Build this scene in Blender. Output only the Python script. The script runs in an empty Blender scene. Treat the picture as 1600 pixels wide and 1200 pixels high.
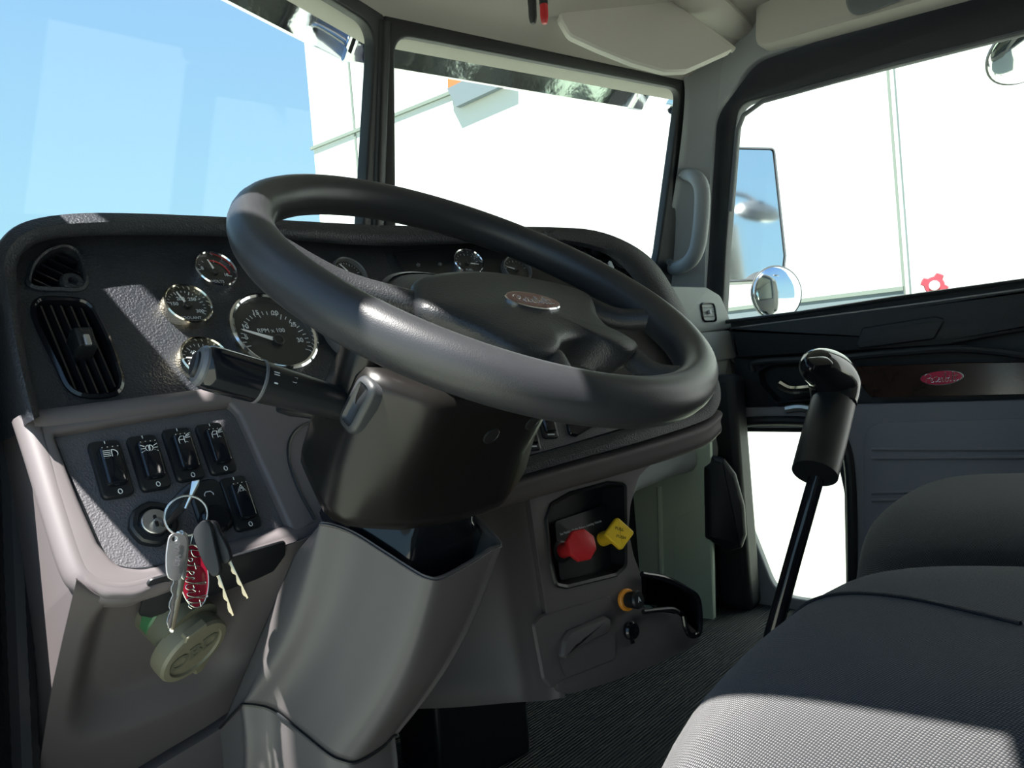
import bpy, bmesh, math, random
from mathutils import Vector as V, Matrix
from math import sin, cos, radians as rad, pi, sqrt
random.seed(7)
SC = bpy.context.scene
COL = SC.collection

# ------------------------------------------------------------------ camera
FPX = 1150.0
CAM = V((0, 0, .72))
def _cam(yaw, pitch, roll):
    y, p, r = rad(yaw), rad(pitch), rad(roll)
    f = V((sin(y)*cos(p), cos(y)*cos(p), sin(p)))
    rt = V((cos(y), -sin(y), 0)); up = rt.cross(f)
    return f, cos(r)*rt+sin(r)*up, -sin(r)*rt+cos(r)*up
FW, RT, UP = _cam(48, -1, -4.8)
cd = bpy.data.cameras.new('camera'); cam = bpy.data.objects.new('camera', cd); COL.objects.link(cam)
cd.sensor_width = 36; cd.lens = FPX/1600*36; cd.clip_start = .02; cd.clip_end = 500
m = Matrix((RT, UP, -FW)).transposed().to_4x4(); m.translation = CAM; cam.matrix_world = m
SC.camera = cam
def ray(x, y): return FW+(x-800)/FPX*RT-(y-600)/FPX*UP
def hit(x, y, o, n):
    r = ray(x, y); o = V(o); n = V(n); return CAM+r*((o-CAM).dot(n)/r.dot(n))
def hX(x, y, a): return hit(x, y, (a, 0, 0), (1, 0, 0))
def hY(x, y, a): return hit(x, y, (0, a, 0), (0, 1, 0))
def hZ(x, y, a): return hit(x, y, (0, 0, a), (0, 0, 1))
def hD(x, y, d): return CAM+ray(x, y)*d

class Fr:
    """a plane in the place: origin, right, up, outward normal"""
    def __init__(s, o, n, r=None):
        s.o = V(o); s.n = V(n).normalized()
        r = V(r) if r else V((0, 0, 1)).cross(s.n)
        s.r = (r-s.n*r.dot(s.n)).normalized(); s.u = s.n.cross(s.r)
    def px(s, x, y, h=0):
        d = hit(x, y, s.o+s.n*h, s.n)-s.o; return (d.dot(s.r), d.dot(s.u))
    def P(s, x, y, h=0): return hit(x, y, s.o+s.n*h, s.n)
    def w(s, u, v, h=0): return s.o+s.r*u+s.u*v+s.n*h
    def pxs(s, pts, h=0): return [s.px(x, y, h) for x, y in pts]
    def at(s, x, y, h=0, rot=0):
        f = Fr(s.P(x, y, h), s.n, s.r)
        if rot:
            c, q = cos(rad(rot)), sin(rad(rot)); f.r, f.u = f.r*c+f.u*q, f.u*c-f.r*q
        return f

# ------------------------------------------------------------------ materials
MT = {}
def mat(name, col, rough=.5, metal=0, bump=None, spec=.5, coat=0, coat_r=.1, emit=None, var=None):
    m = bpy.data.materials.new(name); m.use_nodes = True; nt = m.node_tree; b = nt.nodes['Principled BSDF']
    b.inputs['Base Color'].default_value = (*col, 1); b.inputs['Roughness'].default_value = rough
    b.inputs['Metallic'].default_value = metal; b.inputs['Specular IOR Level'].default_value = spec
    b.inputs['Coat Weight'].default_value = coat; b.inputs['Coat Roughness'].default_value = coat_r
    tc = nt.nodes.new('ShaderNodeTexCoord')
    if emit: b.inputs['Emission Color'].default_value = (*emit[:3], 1); b.inputs['Emission Strength'].default_value = emit[3]
    if var:
        n = nt.nodes.new('ShaderNodeTexNoise'); n.inputs['Scale'].default_value = var[0]; n.inputs['Detail'].default_value = 4
        r = nt.nodes.new('ShaderNodeMapRange'); r.inputs['To Min'].default_value = 1-var[1]; r.inputs['To Max'].default_value = 1+var[1]
        x = nt.nodes.new('ShaderNodeMix'); x.data_type = 'RGBA'; x.blend_type = 'MULTIPLY'; x.inputs['Factor'].default_value = 1
        x.inputs['A'].default_value = (*col, 1)
        nt.links.new(tc.outputs['Object'], n.inputs['Vector']); nt.links.new(n.outputs['Fac'], r.inputs['Value'])
        nt.links.new(r.outputs['Result'], x.inputs['B']); nt.links.new(x.outputs['Result'], b.inputs['Base Color'])
    if bump:
        kind, sc, st, dist = bump
        bp = nt.nodes.new('ShaderNodeBump'); bp.inputs['Strength'].default_value = st; bp.inputs['Distance'].default_value = dist
        if kind == 'grain':
            t = nt.nodes.new('ShaderNodeTexVoronoi'); t.inputs['Scale'].default_value = sc; out = t.outputs['Distance']
            t.feature = 'SMOOTH_F1'; t.inputs['Smoothness'].default_value = .4
            nz = nt.nodes.new('ShaderNodeTexNoise'); nz.inputs['Scale'].default_value = sc*.8; nz.inputs['Detail'].default_value = 2
            mx = nt.nodes.new('ShaderNodeMath'); mx.operation = 'ADD'
            nt.links.new(tc.outputs['Object'], nz.inputs['Vector']); nt.links.new(tc.outputs['Object'], t.inputs['Vector'])
            nt.links.new(out, mx.inputs[0]); nt.links.new(nz.outputs['Fac'], mx.inputs[1]); out = mx.outputs[0]
        elif kind == 'noise':
            t = nt.nodes.new('ShaderNodeTexNoise'); t.inputs['Scale'].default_value = sc; t.inputs['Detail'].default_value = 5
            nt.links.new(tc.outputs['Object'], t.inputs['Vector']); out = t.outputs['Fac']
        nt.links.new(out, bp.inputs['Height']); nt.links.new(bp.outputs['Normal'], b.inputs['Normal'])
    MT[name] = m; return m
mat('dash_black', (.018, .021, .027), .46, bump=('grain', 420, .55, .0012))
mat('smooth_black', (.010, .0115, .014), .38, bump=('noise', 500, .08, .0004))
mat('cowl_black', (.009, .0085, .008), .28, spec=.35, bump=('noise', 900, .06, .0002))
mat('gloss_black', (.008, .009, .012), .1)
mat('hole_black', (.003, .003, .004), .6)
mat('leather', (.024, .0255, .029), .38, bump=('grain', 1100, .14, .0004), var=(30, .15))
mat('pad_leather', (.022, .024, .027), .42, bump=('grain', 700, .35, .0007))
mat('grey_plastic', (.118, .105, .110), .5, bump=('noise', 1400, .16, .0004))
mat('housing_grey', (.085, .079, .081), .42, bump=('noise', 900, .05, .0003))
mat('panel_grey', (.085, .083, .092), .5, bump=('grain', 520, .5, .0011))
mat('green_lit_panel', (.60, .70, .56), .45)  # footwell panel: green light from the low window put into the albedo
mat('console_grey', (.088, .078, .081), .5, bump=('noise', 1400, .1, .0003))
mat('light_grey', (.33, .345, .33), .5, bump=('noise', 1200, .1, .0003))
mat('pillar_grey', (.27, .28, .30), .5, bump=('noise', 1200, .1, .0003))
mat('headliner', (.42, .395, .365), .75, bump=('noise', 600, .2, .0006))
mat('visor_grey', (.60, .575, .535), .55, bump=('noise', 700, .15, .0004))
mat('rubber', (.012, .013, .016), .55, bump=('noise', 500, .1, .0004))
mat('door_black', (.012, .014, .019), .5, bump=('grain', 500, .3, .001))
mat('door_grey', (.22, .225, .26), .55, bump=('noise', 900, .2, .0005))
mat('chrome', (.86, .87, .88), .07, 1)
mat('gold_chrome', (.80, .74, .60), .12, 1)
mat('steel', (.75, .74, .70), .22, 1)
mat('brushed', (.62, .62, .63), .38, 1)
mat('brass_key', (.50, .43, .32), .25, 1)
mat('dial', (.02, .022, .022), .4)
mat('white', (.82, .83, .83), .5)
mat('pale', (.62, .66, .70), .5)
mat('needle', (.9, .9, .9), .4)
mat('red_mark', (.5, .03, .03), .5)
mat('red_enamel', (.17, .006, .018), .15, coat=.8)
mat('door_red', (.62, .03, .09), .2, coat=.6)
mat('red_plastic', (.55, .025, .03), .32)
mat('yellow_plastic', (.85, .55, .03), .35)
mat('orange', (.8, .3, .03), .45)
mat('orange_sign', (.55, .13, .04), .6)
mat('olive', (.175, .165, .115), .45, bump=('noise', 400, .1, .0004))
mat('olive_dark', (.12, .12, .085), .5)
mat('green', (.045, .15, .065), .4)
mat('floor_rubber', (.022, .026, .025), .6, bump=('noise', 90, .3, .002))
mat('wood', (.035, .018, .014), .18, coat=.5, var=(14, .4))
mat('white_wall', (.56, .58, .565), .8, var=(.4, .04))
mat('seam_grey', (.15, .18, .16), .8)
mat('band_blue', (.12, .15, .17), .7)
mat('concrete', (.30, .32, .26), .9, var=(.8, .08))
mat('truck_blue', (.02, .08, .3), .3, coat=.5)
mat('carpet', (.012, .014, .02), .95, bump=('noise', 300, .6, .003))
mat('steel_sheet', (.6, .61, .64), .10, 1, bump=('noise', 5, .2, .02))
mat('pink_red', (.35, .04, .06), .5)
mat('bezel_grey', (.10, .105, .115), .35)
mat('bezel_dark', (.035, .038, .042), .4)
mat('ink', (.12, .10, .03), .5)

def fabric():
    m = mat('seat_fabric', (.05, .052, .056), .95); nt = m.node_tree; b = nt.nodes['Principled BSDF']
    b.inputs['Sheen Weight'].default_value = .25; b.inputs['Specular IOR Level'].default_value = .2
    tc = nt.nodes['Texture Coordinate']; mp = nt.nodes.new('ShaderNodeMapping'); mp.inputs['Rotation'].default_value = (.15, 0, .4)
    nt.links.new(tc.outputs['Object'], mp.inputs['Vector'])
    hs = []
    for ax in ('X', 'Y'):
        w = nt.nodes.new('ShaderNodeTexWave'); w.bands_direction = ax; w.inputs['Scale'].default_value = 180; w.inputs['Distortion'].default_value = .6
        w.inputs['Detail'].default_value = 1; w.inputs['Detail Scale'].default_value = 30
        nt.links.new(mp.outputs['Vector'], w.inputs['Vector']); hs.append(w)
    mu = nt.nodes.new('ShaderNodeMath'); mu.operation = 'MULTIPLY'
    nt.links.new(hs[0].outputs['Fac'], mu.inputs[0]); nt.links.new(hs[1].outputs['Fac'], mu.inputs[1])
    r = nt.nodes.new('ShaderNodeValToRGB'); e = r.color_ramp.elements
    e[0].color = (.011, .013, .016, 1); e[1].color = (.055, .055, .058, 1); e[1].position = .75
    nt.links.new(mu.outputs[0], r.inputs['Fac']); nt.links.new(r.outputs['Color'], b.inputs['Base Color'])
    bp = nt.nodes.new('ShaderNodeBump'); bp.inputs['Strength'].default_value = .7; bp.inputs['Distance'].default_value = .002
    nt.links.new(mu.outputs[0], bp.inputs['Height']); nt.links.new(bp.outputs['Normal'], b.inputs['Normal'])
fabric()
def glassmat(name, tint, refl=1.0):
    m = bpy.data.materials.new(name); m.use_nodes = True; nt = m.node_tree; nt.nodes.clear()
    o = nt.nodes.new('ShaderNodeOutputMaterial'); x = nt.nodes.new('ShaderNodeMixShader'); t = nt.nodes.new('ShaderNodeBsdfTransparent')
    g = nt.nodes.new('ShaderNodeBsdfGlossy'); f = nt.nodes.new('ShaderNodeLayerWeight'); pw = nt.nodes.new('ShaderNodeMath'); pw.operation = 'POWER'; pw.inputs[1].default_value = 5; ad = nt.nodes.new('ShaderNodeMath'); ad.operation = 'MULTIPLY_ADD'; ad.inputs[1].default_value = .96; ad.inputs[2].default_value = .04; mu = nt.nodes.new('ShaderNodeMath'); mu.operation = 'MULTIPLY'
    t.inputs['Color'].default_value = (*tint, 1); g.inputs['Roughness'].default_value = .02; mu.inputs[1].default_value = refl
    nt.links.new(f.outputs['Facing'], pw.inputs[0]); nt.links.new(pw.outputs[0], ad.inputs[0]); nt.links.new(ad.outputs[0], mu.inputs[0]); nt.links.new(mu.outputs[0], x.inputs[0]); nt.links.new(t.outputs[0], x.inputs[1]); nt.links.new(g.outputs[0], x.inputs[2])
    nt.links.new(x.outputs[0], o.inputs['Surface']); MT[name] = m
glassmat('window_glass', (.93, .972, .945), .4); glassmat('gauge_glass', (.97, .97, .97), .6)
def ribbed():
    m = mat('ribbed_mat', (.018, .022, .021), .6); nt = m.node_tree; b = nt.nodes['Principled BSDF']; tc = nt.nodes['Texture Coordinate']
    w = nt.nodes.new('ShaderNodeTexWave'); w.bands_direction = 'Y'; w.inputs['Scale'].default_value = 42
    nt.links.new(tc.outputs['Object'], w.inputs['Vector']); bp = nt.nodes.new('ShaderNodeBump'); bp.inputs['Distance'].default_value = .004
    nt.links.new(w.outputs['Fac'], bp.inputs['Height']); nt.links.new(bp.outputs['Normal'], b.inputs['Normal'])
    r = nt.nodes.new('ShaderNodeValToRGB'); r.color_ramp.elements[0].color = (.010, .013, .012, 1); r.color_ramp.elements[1].color = (.05, .06, .055, 1)
    nt.links.new(w.outputs['Fac'], r.inputs['Fac']); nt.links.new(r.outputs['Color'], b.inputs['Base Color'])
ribbed()

# ------------------------------------------------------------------ object helpers
WLOC = {}
def tag(o, label=None, cat=None, group=None, kind=None):
    if label: o['label'] = label
    if cat: o['category'] = cat
    if group: o['group'] = group
    if kind: o['kind'] = kind
    return o
def thing(name, loc, label, cat, group=None):
    o = bpy.data.objects.new(name, None); COL.objects.link(o); o.location = loc; o.empty_display_size = .02
    WLOC[o.name] = V(loc); return tag(o, label, cat, group)
def obj(name, data, mt, parent=None, label=None, smooth=30, origin=None, solid=0, bevel=0):
    """data: (verts, faces) in world space, or a list of such: ONE mesh object"""
    if isinstance(data, list):
        vs, fs = [], []
        for a, b in data:
            k = len(vs); vs += list(a); fs += [tuple(i+k for i in f) for f in b]
    else: vs, fs = data
    vs = [V(v) for v in vs]
    lo = V([min(v[i] for v in vs) for i in range(3)]); hi = V([max(v[i] for v in vs) for i in range(3)])
    c = V(origin) if origin else (lo+hi)/2
    me = bpy.data.meshes.new(name); me.from_pydata([v-c for v in vs], [], fs); me.validate()
    bm = bmesh.new(); bm.from_mesh(me); bmesh.ops.remove_doubles(bm, verts=bm.verts, dist=1e-6)
    bmesh.ops.recalc_face_normals(bm, faces=bm.faces); bm.to_mesh(me); bm.free()
    o = bpy.data.objects.new(name, me); COL.objects.link(o)
    if smooth:
        for p in me.polygons: p.use_smooth = True
        me.set_sharp_from_angle(angle=rad(smooth))
    me.materials.append(MT[mt])
    WLOC[o.name] = c
    if parent is not None: o.parent = parent; o.location = c-WLOC[parent.name]
    else: o.location = c
    if solid:
        md = o.modifiers.new('s', 'SOLIDIFY'); md.thickness = abs(solid); md.offset = -1 if solid > 0 else 1
    if bevel:
        md = o.modifiers.new('b', 'BEVEL'); md.width = bevel; md.segments = 3; md.limit_method = 'ANGLE'; md.angle_limit = rad(40)
    if label: o['label'] = label
    return o
def catmull(p, n=6, closed=True):
    p = [V(q) for q in p]; N = len(p); out = []
    rng = range(N if closed else N-1)
    for i in rng:
        a = p[(i-1) % N] if closed or i > 0 else p[0]*2-p[1]
        b = p[i]; c = p[(i+1) % N]
        d = p[(i+2) % N] if closed or i+2 < N else p[-1]*2-p[-2]
        for k in range(n):
            t = k/n
            out.append(.5*((2*b)+(c-a)*t+(2*a-5*b+4*c-d)*t*t+(3*b-a-3*c+d)*t**3))
    if not closed: out.append(p[-1])
    return out
def fillet(pts, r, n=5):
    pts = [V(p) for p in pts]; N = len(pts); out = []
    for i in range(N):
        p = pts[i]; a = pts[i-1]-p; b = pts[(i+1) % N]-p; la, lb = a.length, b.length
        rr = r[i] if isinstance(r, (list, tuple)) else r
        a.normalize(); b.normalize(); ang = a.angle(b) if la > 0 and lb > 0 else pi
        if rr <= 0 or ang > rad(174): out.append(p); continue
        d = min(rr/math.tan(ang/2), la*.48, lb*.48)
        s, e = p+a*d, p+b*d
        for k in range(n+1):
            t = k/n; out.append((1-t)**2*s+2*t*(1-t)*p+t*t*e)
    return out
def rrect(w, h, r, n=5): return fillet([(-w/2, -h/2), (w/2, -h/2), (w/2, h/2), (-w/2, h/2)], r, n)
def circle(r, n=32, ry=None, u=0, v=0): return [V((u+r*cos(2*pi*i/n), v+(ry or r)*sin(2*pi*i/n))) for i in range(n)]
def inset(o, d):
    N = len(o); o = [V((p[0], p[1])) for p in o]; out = []
    area = sum(o[i].x*o[(i+1) % N].y-o[(i+1) % N].x*o[i].y for i in range(N)); s = 1 if area > 0 else -1
    for i in range(N):
        t = (o[(i+1) % N]-o[i-1])
        if t.length < 1e-9: out.append(o[i]); continue
        t.normalize(); out.append(o[i]+V((-t.y, t.x))*s*d)
    return out
def loft(loops, closed=True, cap0=False, cap1=False):
    vs = [V(p) for l in loops for p in l]; n = len(loops[0]); fs = []
    for i in range(len(loops)-1):
        for j in range(n if closed else n-1):
            k = (j+1) % n; fs.append((i*n+j, i*n+k, (i+1)*n+k, (i+1)*n+j))
    if cap0: fs.append(tuple(range(n)))
    if cap1: fs.append(tuple(range((len(loops)-1)*n, len(loops)*n)))
    return vs, fs
def prof(F, outline, profile, cap0=False, cap1=True):
    """outline (u,v) on frame; profile [(inset, height)]"""
    return loft([[F.w(p[0], p[1], h) for p in (inset(outline, d) if d else outline)] for d, h in profile], True, cap0, cap1)
def patch(rows, nu=5, nv=5, thick=None):
    rows = [catmull(r, nu, False) for r in rows]
    cols = [catmull([r[j] for r in rows], nv, False) for j in range(len(rows[0]))]
    return loft([[c[i] for c in cols] for i in range(len(cols[0]))], False)
def tube(path, r, n=12, closed=False, caps=True, flat=1.0, up=None):
    path = [V(p) for p in path]; N = len(path); loops = []; ref = V(up) if up else None
    for i in range(N):
        t = (path[(i+1) % N]-path[i-1]) if closed or 0 < i < N-1 else (path[1]-path[0] if i == 0 else path[-1]-path[-2])
        t.normalize()
        if ref is None: ref = V((0, 0, 1)) if abs(t.z) < .9 else V((1, 0, 0))
        a = (ref-t*ref.dot(t)).normalized(); b = t.cross(a)
        if not up: ref = a
        rr = r[i] if isinstance(r, (list, tuple)) else r
        loops.append([path[i]+a*cos(2*pi*k/n)*rr*flat+b*sin(2*pi*k/n)*rr for k in range(n)])
    if closed: loops.append(loops[0])
    return loft(loops, True, caps and not closed, caps and not closed)
def box(F, u0, u1, v0, v1, h0, h1):
    vs = [F.w(u, v, h) for h in (h0, h1) for u, v in ((u0, v0), (u1, v0), (u1, v1), (u0, v1))]
    return vs, [(0, 3, 2, 1), (4, 5, 6, 7), (0, 1, 5, 4), (1, 2, 6, 5), (2, 3, 7, 6), (3, 0, 4, 7)]
WF = Fr((0, 0, 0), (0, 0, 1), (1, 0, 0))
def bx(x0, x1, y0, y1, z0, z1): return box(WF, x0, x1, y0, y1, z0, z1)
def lathe(F, profile, n=28, cap=True):
    """profile [(radius, height)] about frame normal"""
    return loft([[F.w(r*cos(2*pi*i/n), r*sin(2*pi*i/n), h) for i in range(n)] for r, h in profile], True, cap, cap)
def curve_mesh(cu):
    o = bpy.data.objects.new('tmp', cu); COL.objects.link(o)
    dg = bpy.context.evaluated_depsgraph_get(); me = bpy.data.meshes.new_from_object(o.evaluated_get(dg))
    vs = [v.co.copy() for v in me.vertices]; fs = [tuple(p.vertices) for p in me.polygons]
    bpy.data.objects.remove(o); bpy.data.meshes.remove(me); bpy.data.curves.remove(cu)
    return vs, fs
def plate(F, outer, holes=(), thick=.004, bevel=.0, top=0.0):
    """flat panel with holes; front face at height top"""
    cu = bpy.data.curves.new('c', 'CURVE'); cu.dimensions = '2D'; cu.fill_mode = 'BOTH'
    for l in [outer]+list(holes):
        s = cu.splines.new('POLY'); s.points.add(len(l)-1); s.use_cyclic_u = True
        for i, p in enumerate(l): s.points[i].co = (p[0], p[1], 0, 1)
    cu.extrude = thick/2-bevel; cu.bevel_depth = bevel; cu.bevel_resolution = 3
    if bevel: cu.offset = -bevel
    vs, fs = curve_mesh(cu)
    return [F.w(v.x, v.y, v.z-thick/2+top) for v in vs], fs
def text(F, s, size, u=0, v=0, h=.0004, rot=0, align='CENTER', th=.0003, bold=0):
    cu = bpy.data.curves.new('t', 'FONT'); cu.body = s; cu.size = size; cu.align_x = align; cu.align_y = 'CENTER'; cu.extrude = th; cu.resolution_u = 3; cu.offset = bold
    vs, fs = curve_mesh(cu); c, q = cos(rad(rot)), sin(rad(rot))
    return [F.w(u+p.x*c-p.y*q, v+p.x*q+p.y*c, h+p.z) for p in vs], fs
def strokes(F, lines, w, u=0, v=0, h=.0004, sc=1, rot=0, smooth=False):
    out = []; c, q = cos(rad(rot)), sin(rad(rot))
    for l in lines:
        if smooth and len(l) > 2: l = catmull([(a, b, 0) for a, b in l], 5, False)
        pts = [F.w(u+(p[0]*c-p[1]*q)*sc, v+(p[0]*q+p[1]*c)*sc, h) for p in l]
        out.append(tube(pts, w, 6, up=F.n, flat=.5))
    return out
SCRIPT = [[(0, 0), (.25, .9), (.45, 1.5)], [(-.15, 1.2), (.1, 1.6), (.6, 1.75), (1.0, 1.45), (.85, 1.0), (.4, .85), (.25, .9)],
          [(.8, .45), (1.2, .55), (1.3, .8), (1.05, .85), (.9, .4), (1.05, .05), (1.4, .2), (1.7, .8), (1.85, 1.4)], [(1.75, 1.0), (1.65, .3), (1.8, .05), (2.1, .3)],
          [(1.5, 1.0), (2.1, 1.08)], [(2.1, .4), (2.45, .6), (2.5, .8), (2.3, .85), (2.15, .4), (2.3, .05), (2.6, .2), (2.8, .75), (2.95, .8), (3.0, .65)],
          [(2.85, .8), (2.85, .3), (2.95, .05), (3.15, .3), (3.5, 1.2), (3.6, 1.7), (3.45, 1.75), (3.4, 1.2), (3.35, .2), (3.6, .0), (3.85, .3), (3.8, .7), (3.5, .65)],
          [(3.85, .55), (4.15, .8), (4.1, .2), (4.25, .05), (4.5, .4), (4.85, 1.3), (4.9, 1.75), (4.7, 1.7), (4.65, .8), (4.65, .2), (4.8, .02), (5.1, .5), (5.3, 1.5)],
          [(4.15, 1.1), (4.2, 1.15)], [(5.25, 1.3), (5.15, .3), (5.3, .05), (5.6, .3)], [(4.95, 1.05), (5.6, 1.12)]]
SCRIPT = [[((x-2.7), y-.85) for x, y in l] for l in SCRIPT]

# ------------------------------------------------------------------ reference frames of the cab
T = rad(29)
A = Fr((.44, .855, .827), (0, -cos(T), sin(T)), (1, 0, 0))           # instrument face before the driver
S0 = A.P(600, 395); th = rad(18)
B = Fr(S0, (-sin(th)*cos(T), -cos(th)*cos(T), sin(T)), (cos(th), -sin(th), 0))   # face angled towards the driver
TW = rad(33.6); W = V((.503, .475, .805)); WN = V((0, -sin(TW), cos(TW)))
def CF(t): return Fr(W-WN*t, WN, (1, 0, 0))                             # planes across the steering column
from mathutils.bvhtree import BVHTree
def surf(data, x, y, out=0):
    vs_, fs_ = data; tr = BVHTree.FromPolygons([V(v) for v in vs_], fs_); h = tr.ray_cast(CAM, ray(x, y).normalized())
    n = h[1] if h[1].dot(ray(x, y)) < 0 else -h[1]
    return Fr(h[0]+n*out, n)
WRo = V((1.05, 1.231, 1.5)); rk = V((0, -.195, 1)).normalized()
WR = Fr(WRo, V((.88, -.235, 0)).cross(rk)*1, (.88, -.235, 0))
if WR.n.y > 0: WR = Fr(WRo, -WR.n, (.88, -.235, 0))
WL = Fr(WRo, (-WR.n.x, WR.n.y, WR.n.z), (.88, .235, 0))
DR = Fr((2.0, 0, 0), (-1, 0, 0), (0, -1, 0))                            # passenger door, u towards the rear
def pod(x, y, h=0):
    a, b = A.P(x, y, h), B.P(x, y, h)
    if x < 560: return a
    if x > 680: return b
    return a if (a-CAM).length < (b-CAM).length else b

# ================================================================== THE SETTING
def struct(name, data, mt, parent=None, **k):
    o = obj(name, data, mt, parent, **k)
    if parent is None: o['kind'] = 'structure'
    return o
struct('floor', bx(.1, 2.05, -.6, 1.6, -.03, 0), 'ribbed_mat')
struct('wall_back', bx(.1, 2.05, -.66, -.6, 0, 1.65), 'headliner')
# front wall under the windscreen, behind the dash
struct('wall_front', loft([[V((x, y+dy, z)) for dy, z in ((0, 0), (0, .93), (.02, .95), (.2, .95), (.2, 0))] for x, y in ((.02, 1.12), (1.05, 1.36), (2.02, 1.12))], True, True, True), 'carpet')
# windscreen: two panes, rubber surrounds and centre post
outR = fillet(WR.pxs([(590, 20), (1074, 122), (1040, 420), (1010, 520), (588, 520)]), [.02, .03, .03, .03, .02])
hR = fillet([(.026, -.58), WR.px(1000, 500), WR.px(1028, 395), WR.px(1063, 139), (.026, WR.px(627, 55)[1])], [.02, .02, .03, .03, .05], 7)
vt = WR.px(627, 55)[1]
outR = fillet([(-.002, -.6), (.955, -.6), (.955, vt+.026), (-.002, vt+.034)], .01)
def inner(l): # nudge pane corner points
    return l
struct('ceiling', loft([[V((x, (WRo.y+.03-.19*vt-.267*abs(x-1.05)-dy) if dy is not None else yy, z)) for x in [0]+[.1*i+.05 for i in range(20)]+[2.03]] for dy, yy, z in ((-.04, 0, 1.5+vt-.0), (.03, 0, 1.5+vt+.024), (.06, 0, 1.5+vt+.05), (.13, 0, 1.5+vt+.075), (.25, 0, 1.62), (None, .5, 1.635), (None, -.6, 1.635))], False), 'headliner', solid=-.03)
hL = [V((-p.x, p.y)) for p in hR][::-1]
oL = [V((-p.x, p.y)) for p in outR][::-1]
t1 = struct('trim_1', plate(WR, outR, [hR], .03, .006, .004), 'rubber')
t2 = struct('trim_2', plate(WL, oL, [hL], .03, .006, .004), 'rubber')
def addkind(o): o['kind'] = 'structure'; return o
struct('window_1', plate(WR, inset(hR, -.008), [], .005, 0, -.012), 'window_glass', smooth=0)
struct('window_2', plate(WL, inset(hL, -.008), [], .005, 0, -.012), 'window_glass', smooth=0)
# centre post cover
pf = Fr(WRo, (0, -1, -.195), (1, 0, 0))
struct('trim_3', prof(pf, [V((p.x, p.y-.25)) for p in rrect(.034, .56+.5+.0, .008)] and [V((-.017, -.7)), V((.017, -.7)), V((.017, vt+.02)), V((-.017, vt+.02))], [(0, -.04), (0, .006), (.004, .012), (.010, .015)]), 'smooth_black')
# right cab side with the door opening and windscreen pillar cover
DO = fillet(DR.pxs([(1096, 800), (1104, 440), (1128, 150), (1215, 88), (1600, -12), (1700, -38)]), [0, .1, .12, .1, 0, 0])
dop = fillet([DR.px(1100, 470), DR.px(1118, 180), DR.px(1180, 96), (.6, 1.50), (.6, .03), (-.86, .03), (-.95, .30), (-.985, .60)], [.05, .10, .10, .02, .05, .08, .1, .05], 8)
struct('wall_right', plate(Fr((1.985, 0, 0), (-1, 0, 0), (0, -1, 0)), [(-1.5, -.02), (.62, -.02), (.62, 1.66), (-.8, 1.66), (-1.0, 1.56), (-1.12, .95), (-1.5, .95)], [dop], .03, .006), 'pillar_grey')
# folded header moulding above the door
struct('trim_4', prof(DR, fillet(DR.pxs([(1178, 78), (1180, -60), (1700, -180), (1700, -66)], .06), [.04, .02, .02, .02]), [(0, .0), (0, .05), (.006, .062), (.02, .066)]), 'headliner')
# left side of the cab: threshold pillar, unseen roof edge and front pillar notched to shape the sun patches
struct('wall_left', [bx(.10, .15, .78, 1.2, 0, .92), bx(.09, .130, .69, .79, 0, .60), bx(.10, .15, -.6, -.02, 0, 1.5)], 'pillar_grey', bevel=.008)  # low middle block is added to keep sun off the dash end cap
LP = Fr((.10, 0, 0), (-1, 0, 0), (0, -1, 0))
struct('trim_5', plate(LP, fillet([(-1.2, .88), (-.63, .93), (-.63, 1.12), (-.72, 1.205), (-1.02, 1.205), (-1.0, 1.395), (-.715, 1.385), (-.69, 1.25), (-.52, 1.25), (-.48, 1.43), (-.24, 1.44), (-.175, 1.225), (.6, 1.225), (.6, 1.62), (-1.05, 1.62), (-1.2, 1.0)], .012), [], .045, .008), 'pillar_grey')  # cut-outs set only by where sun falls on dash, wheel and seat
# rubber door seal down the left jamb, ribbed
seal = []
p0, p1 = hY(14, 640, .90), hY(46, 1420, .80)
path = [p0.lerp(p1, i/60) for i in range(61)]
struct('trim_6', tube(path, [.013+.0012*(i % 2) for i in range(61)], 10), 'rubber')
struct('trim_7', bx(-.02, .17, 1.04, 1.1, -.4, .88), 'rubber')

# ================================================================== OUTSIDE
struct('ground', bx(-30, 40, -25, 60, -1.35, -1.3), 'concrete')
# white warehouse wall on the far side of the truck
wa = rad(-4.4); wd = V((sin(wa), cos(wa), 0)); wn = V((-cos(wa), sin(wa), 0))
q = CAM+ray(490, 232)*(9.0/ray(490, 232).x)
WA = Fr((q.x, q.y, 0), wn, -wd)      # u towards the rear, v up
bl = thing('warehouse', (q.x, q.y, -1.3), 'white panelled warehouse filling the view beyond the passenger side windows', 'building')
obj('wall_panel', box(WA, 0, 34, -1.3, 13, -6, 0), 'white_wall', bl)
def wpx(x, y): return WA.px(x, y)
zc = wpx(490, 232)[1]
obj('horizontal_seam', box(WA, -.05, 34, zc-.03, zc+.03, 0, .05), 'seam_grey', bl)
for x, y in ((550, 150), (1400, 280)):
    u = wpx(x, y)[0]; w_ = .05 if x < 600 else .03
    obj('vertical_seam', box(WA, u-w_/2, u+w_/2, -1.3, 13, 0, .02), 'seam_grey', bl)
u0, v0 = wpx(1262, 466); u1, v1 = wpx(1412, 438)
obj('base_rail', box(WA, u0-6, u1, min(v0, v1)-.05, min(v0, v1)+.0, 0, .08), 'seam_grey', bl)
vb = wpx(1340, 470)[1]
obj('lower_band', box(WA, u0-6, u1, vb-.7, vb+.07, 0, .06), 'band_blue', bl)
pr = Fr(WA.o+wn*.5, wn, -wd); ua = pr.px(1413, 300)[0]
obj('end_bay', box(pr, ua, ua+14, -1.3, 13, -.5, 0), 'white_wall', bl)
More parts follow.
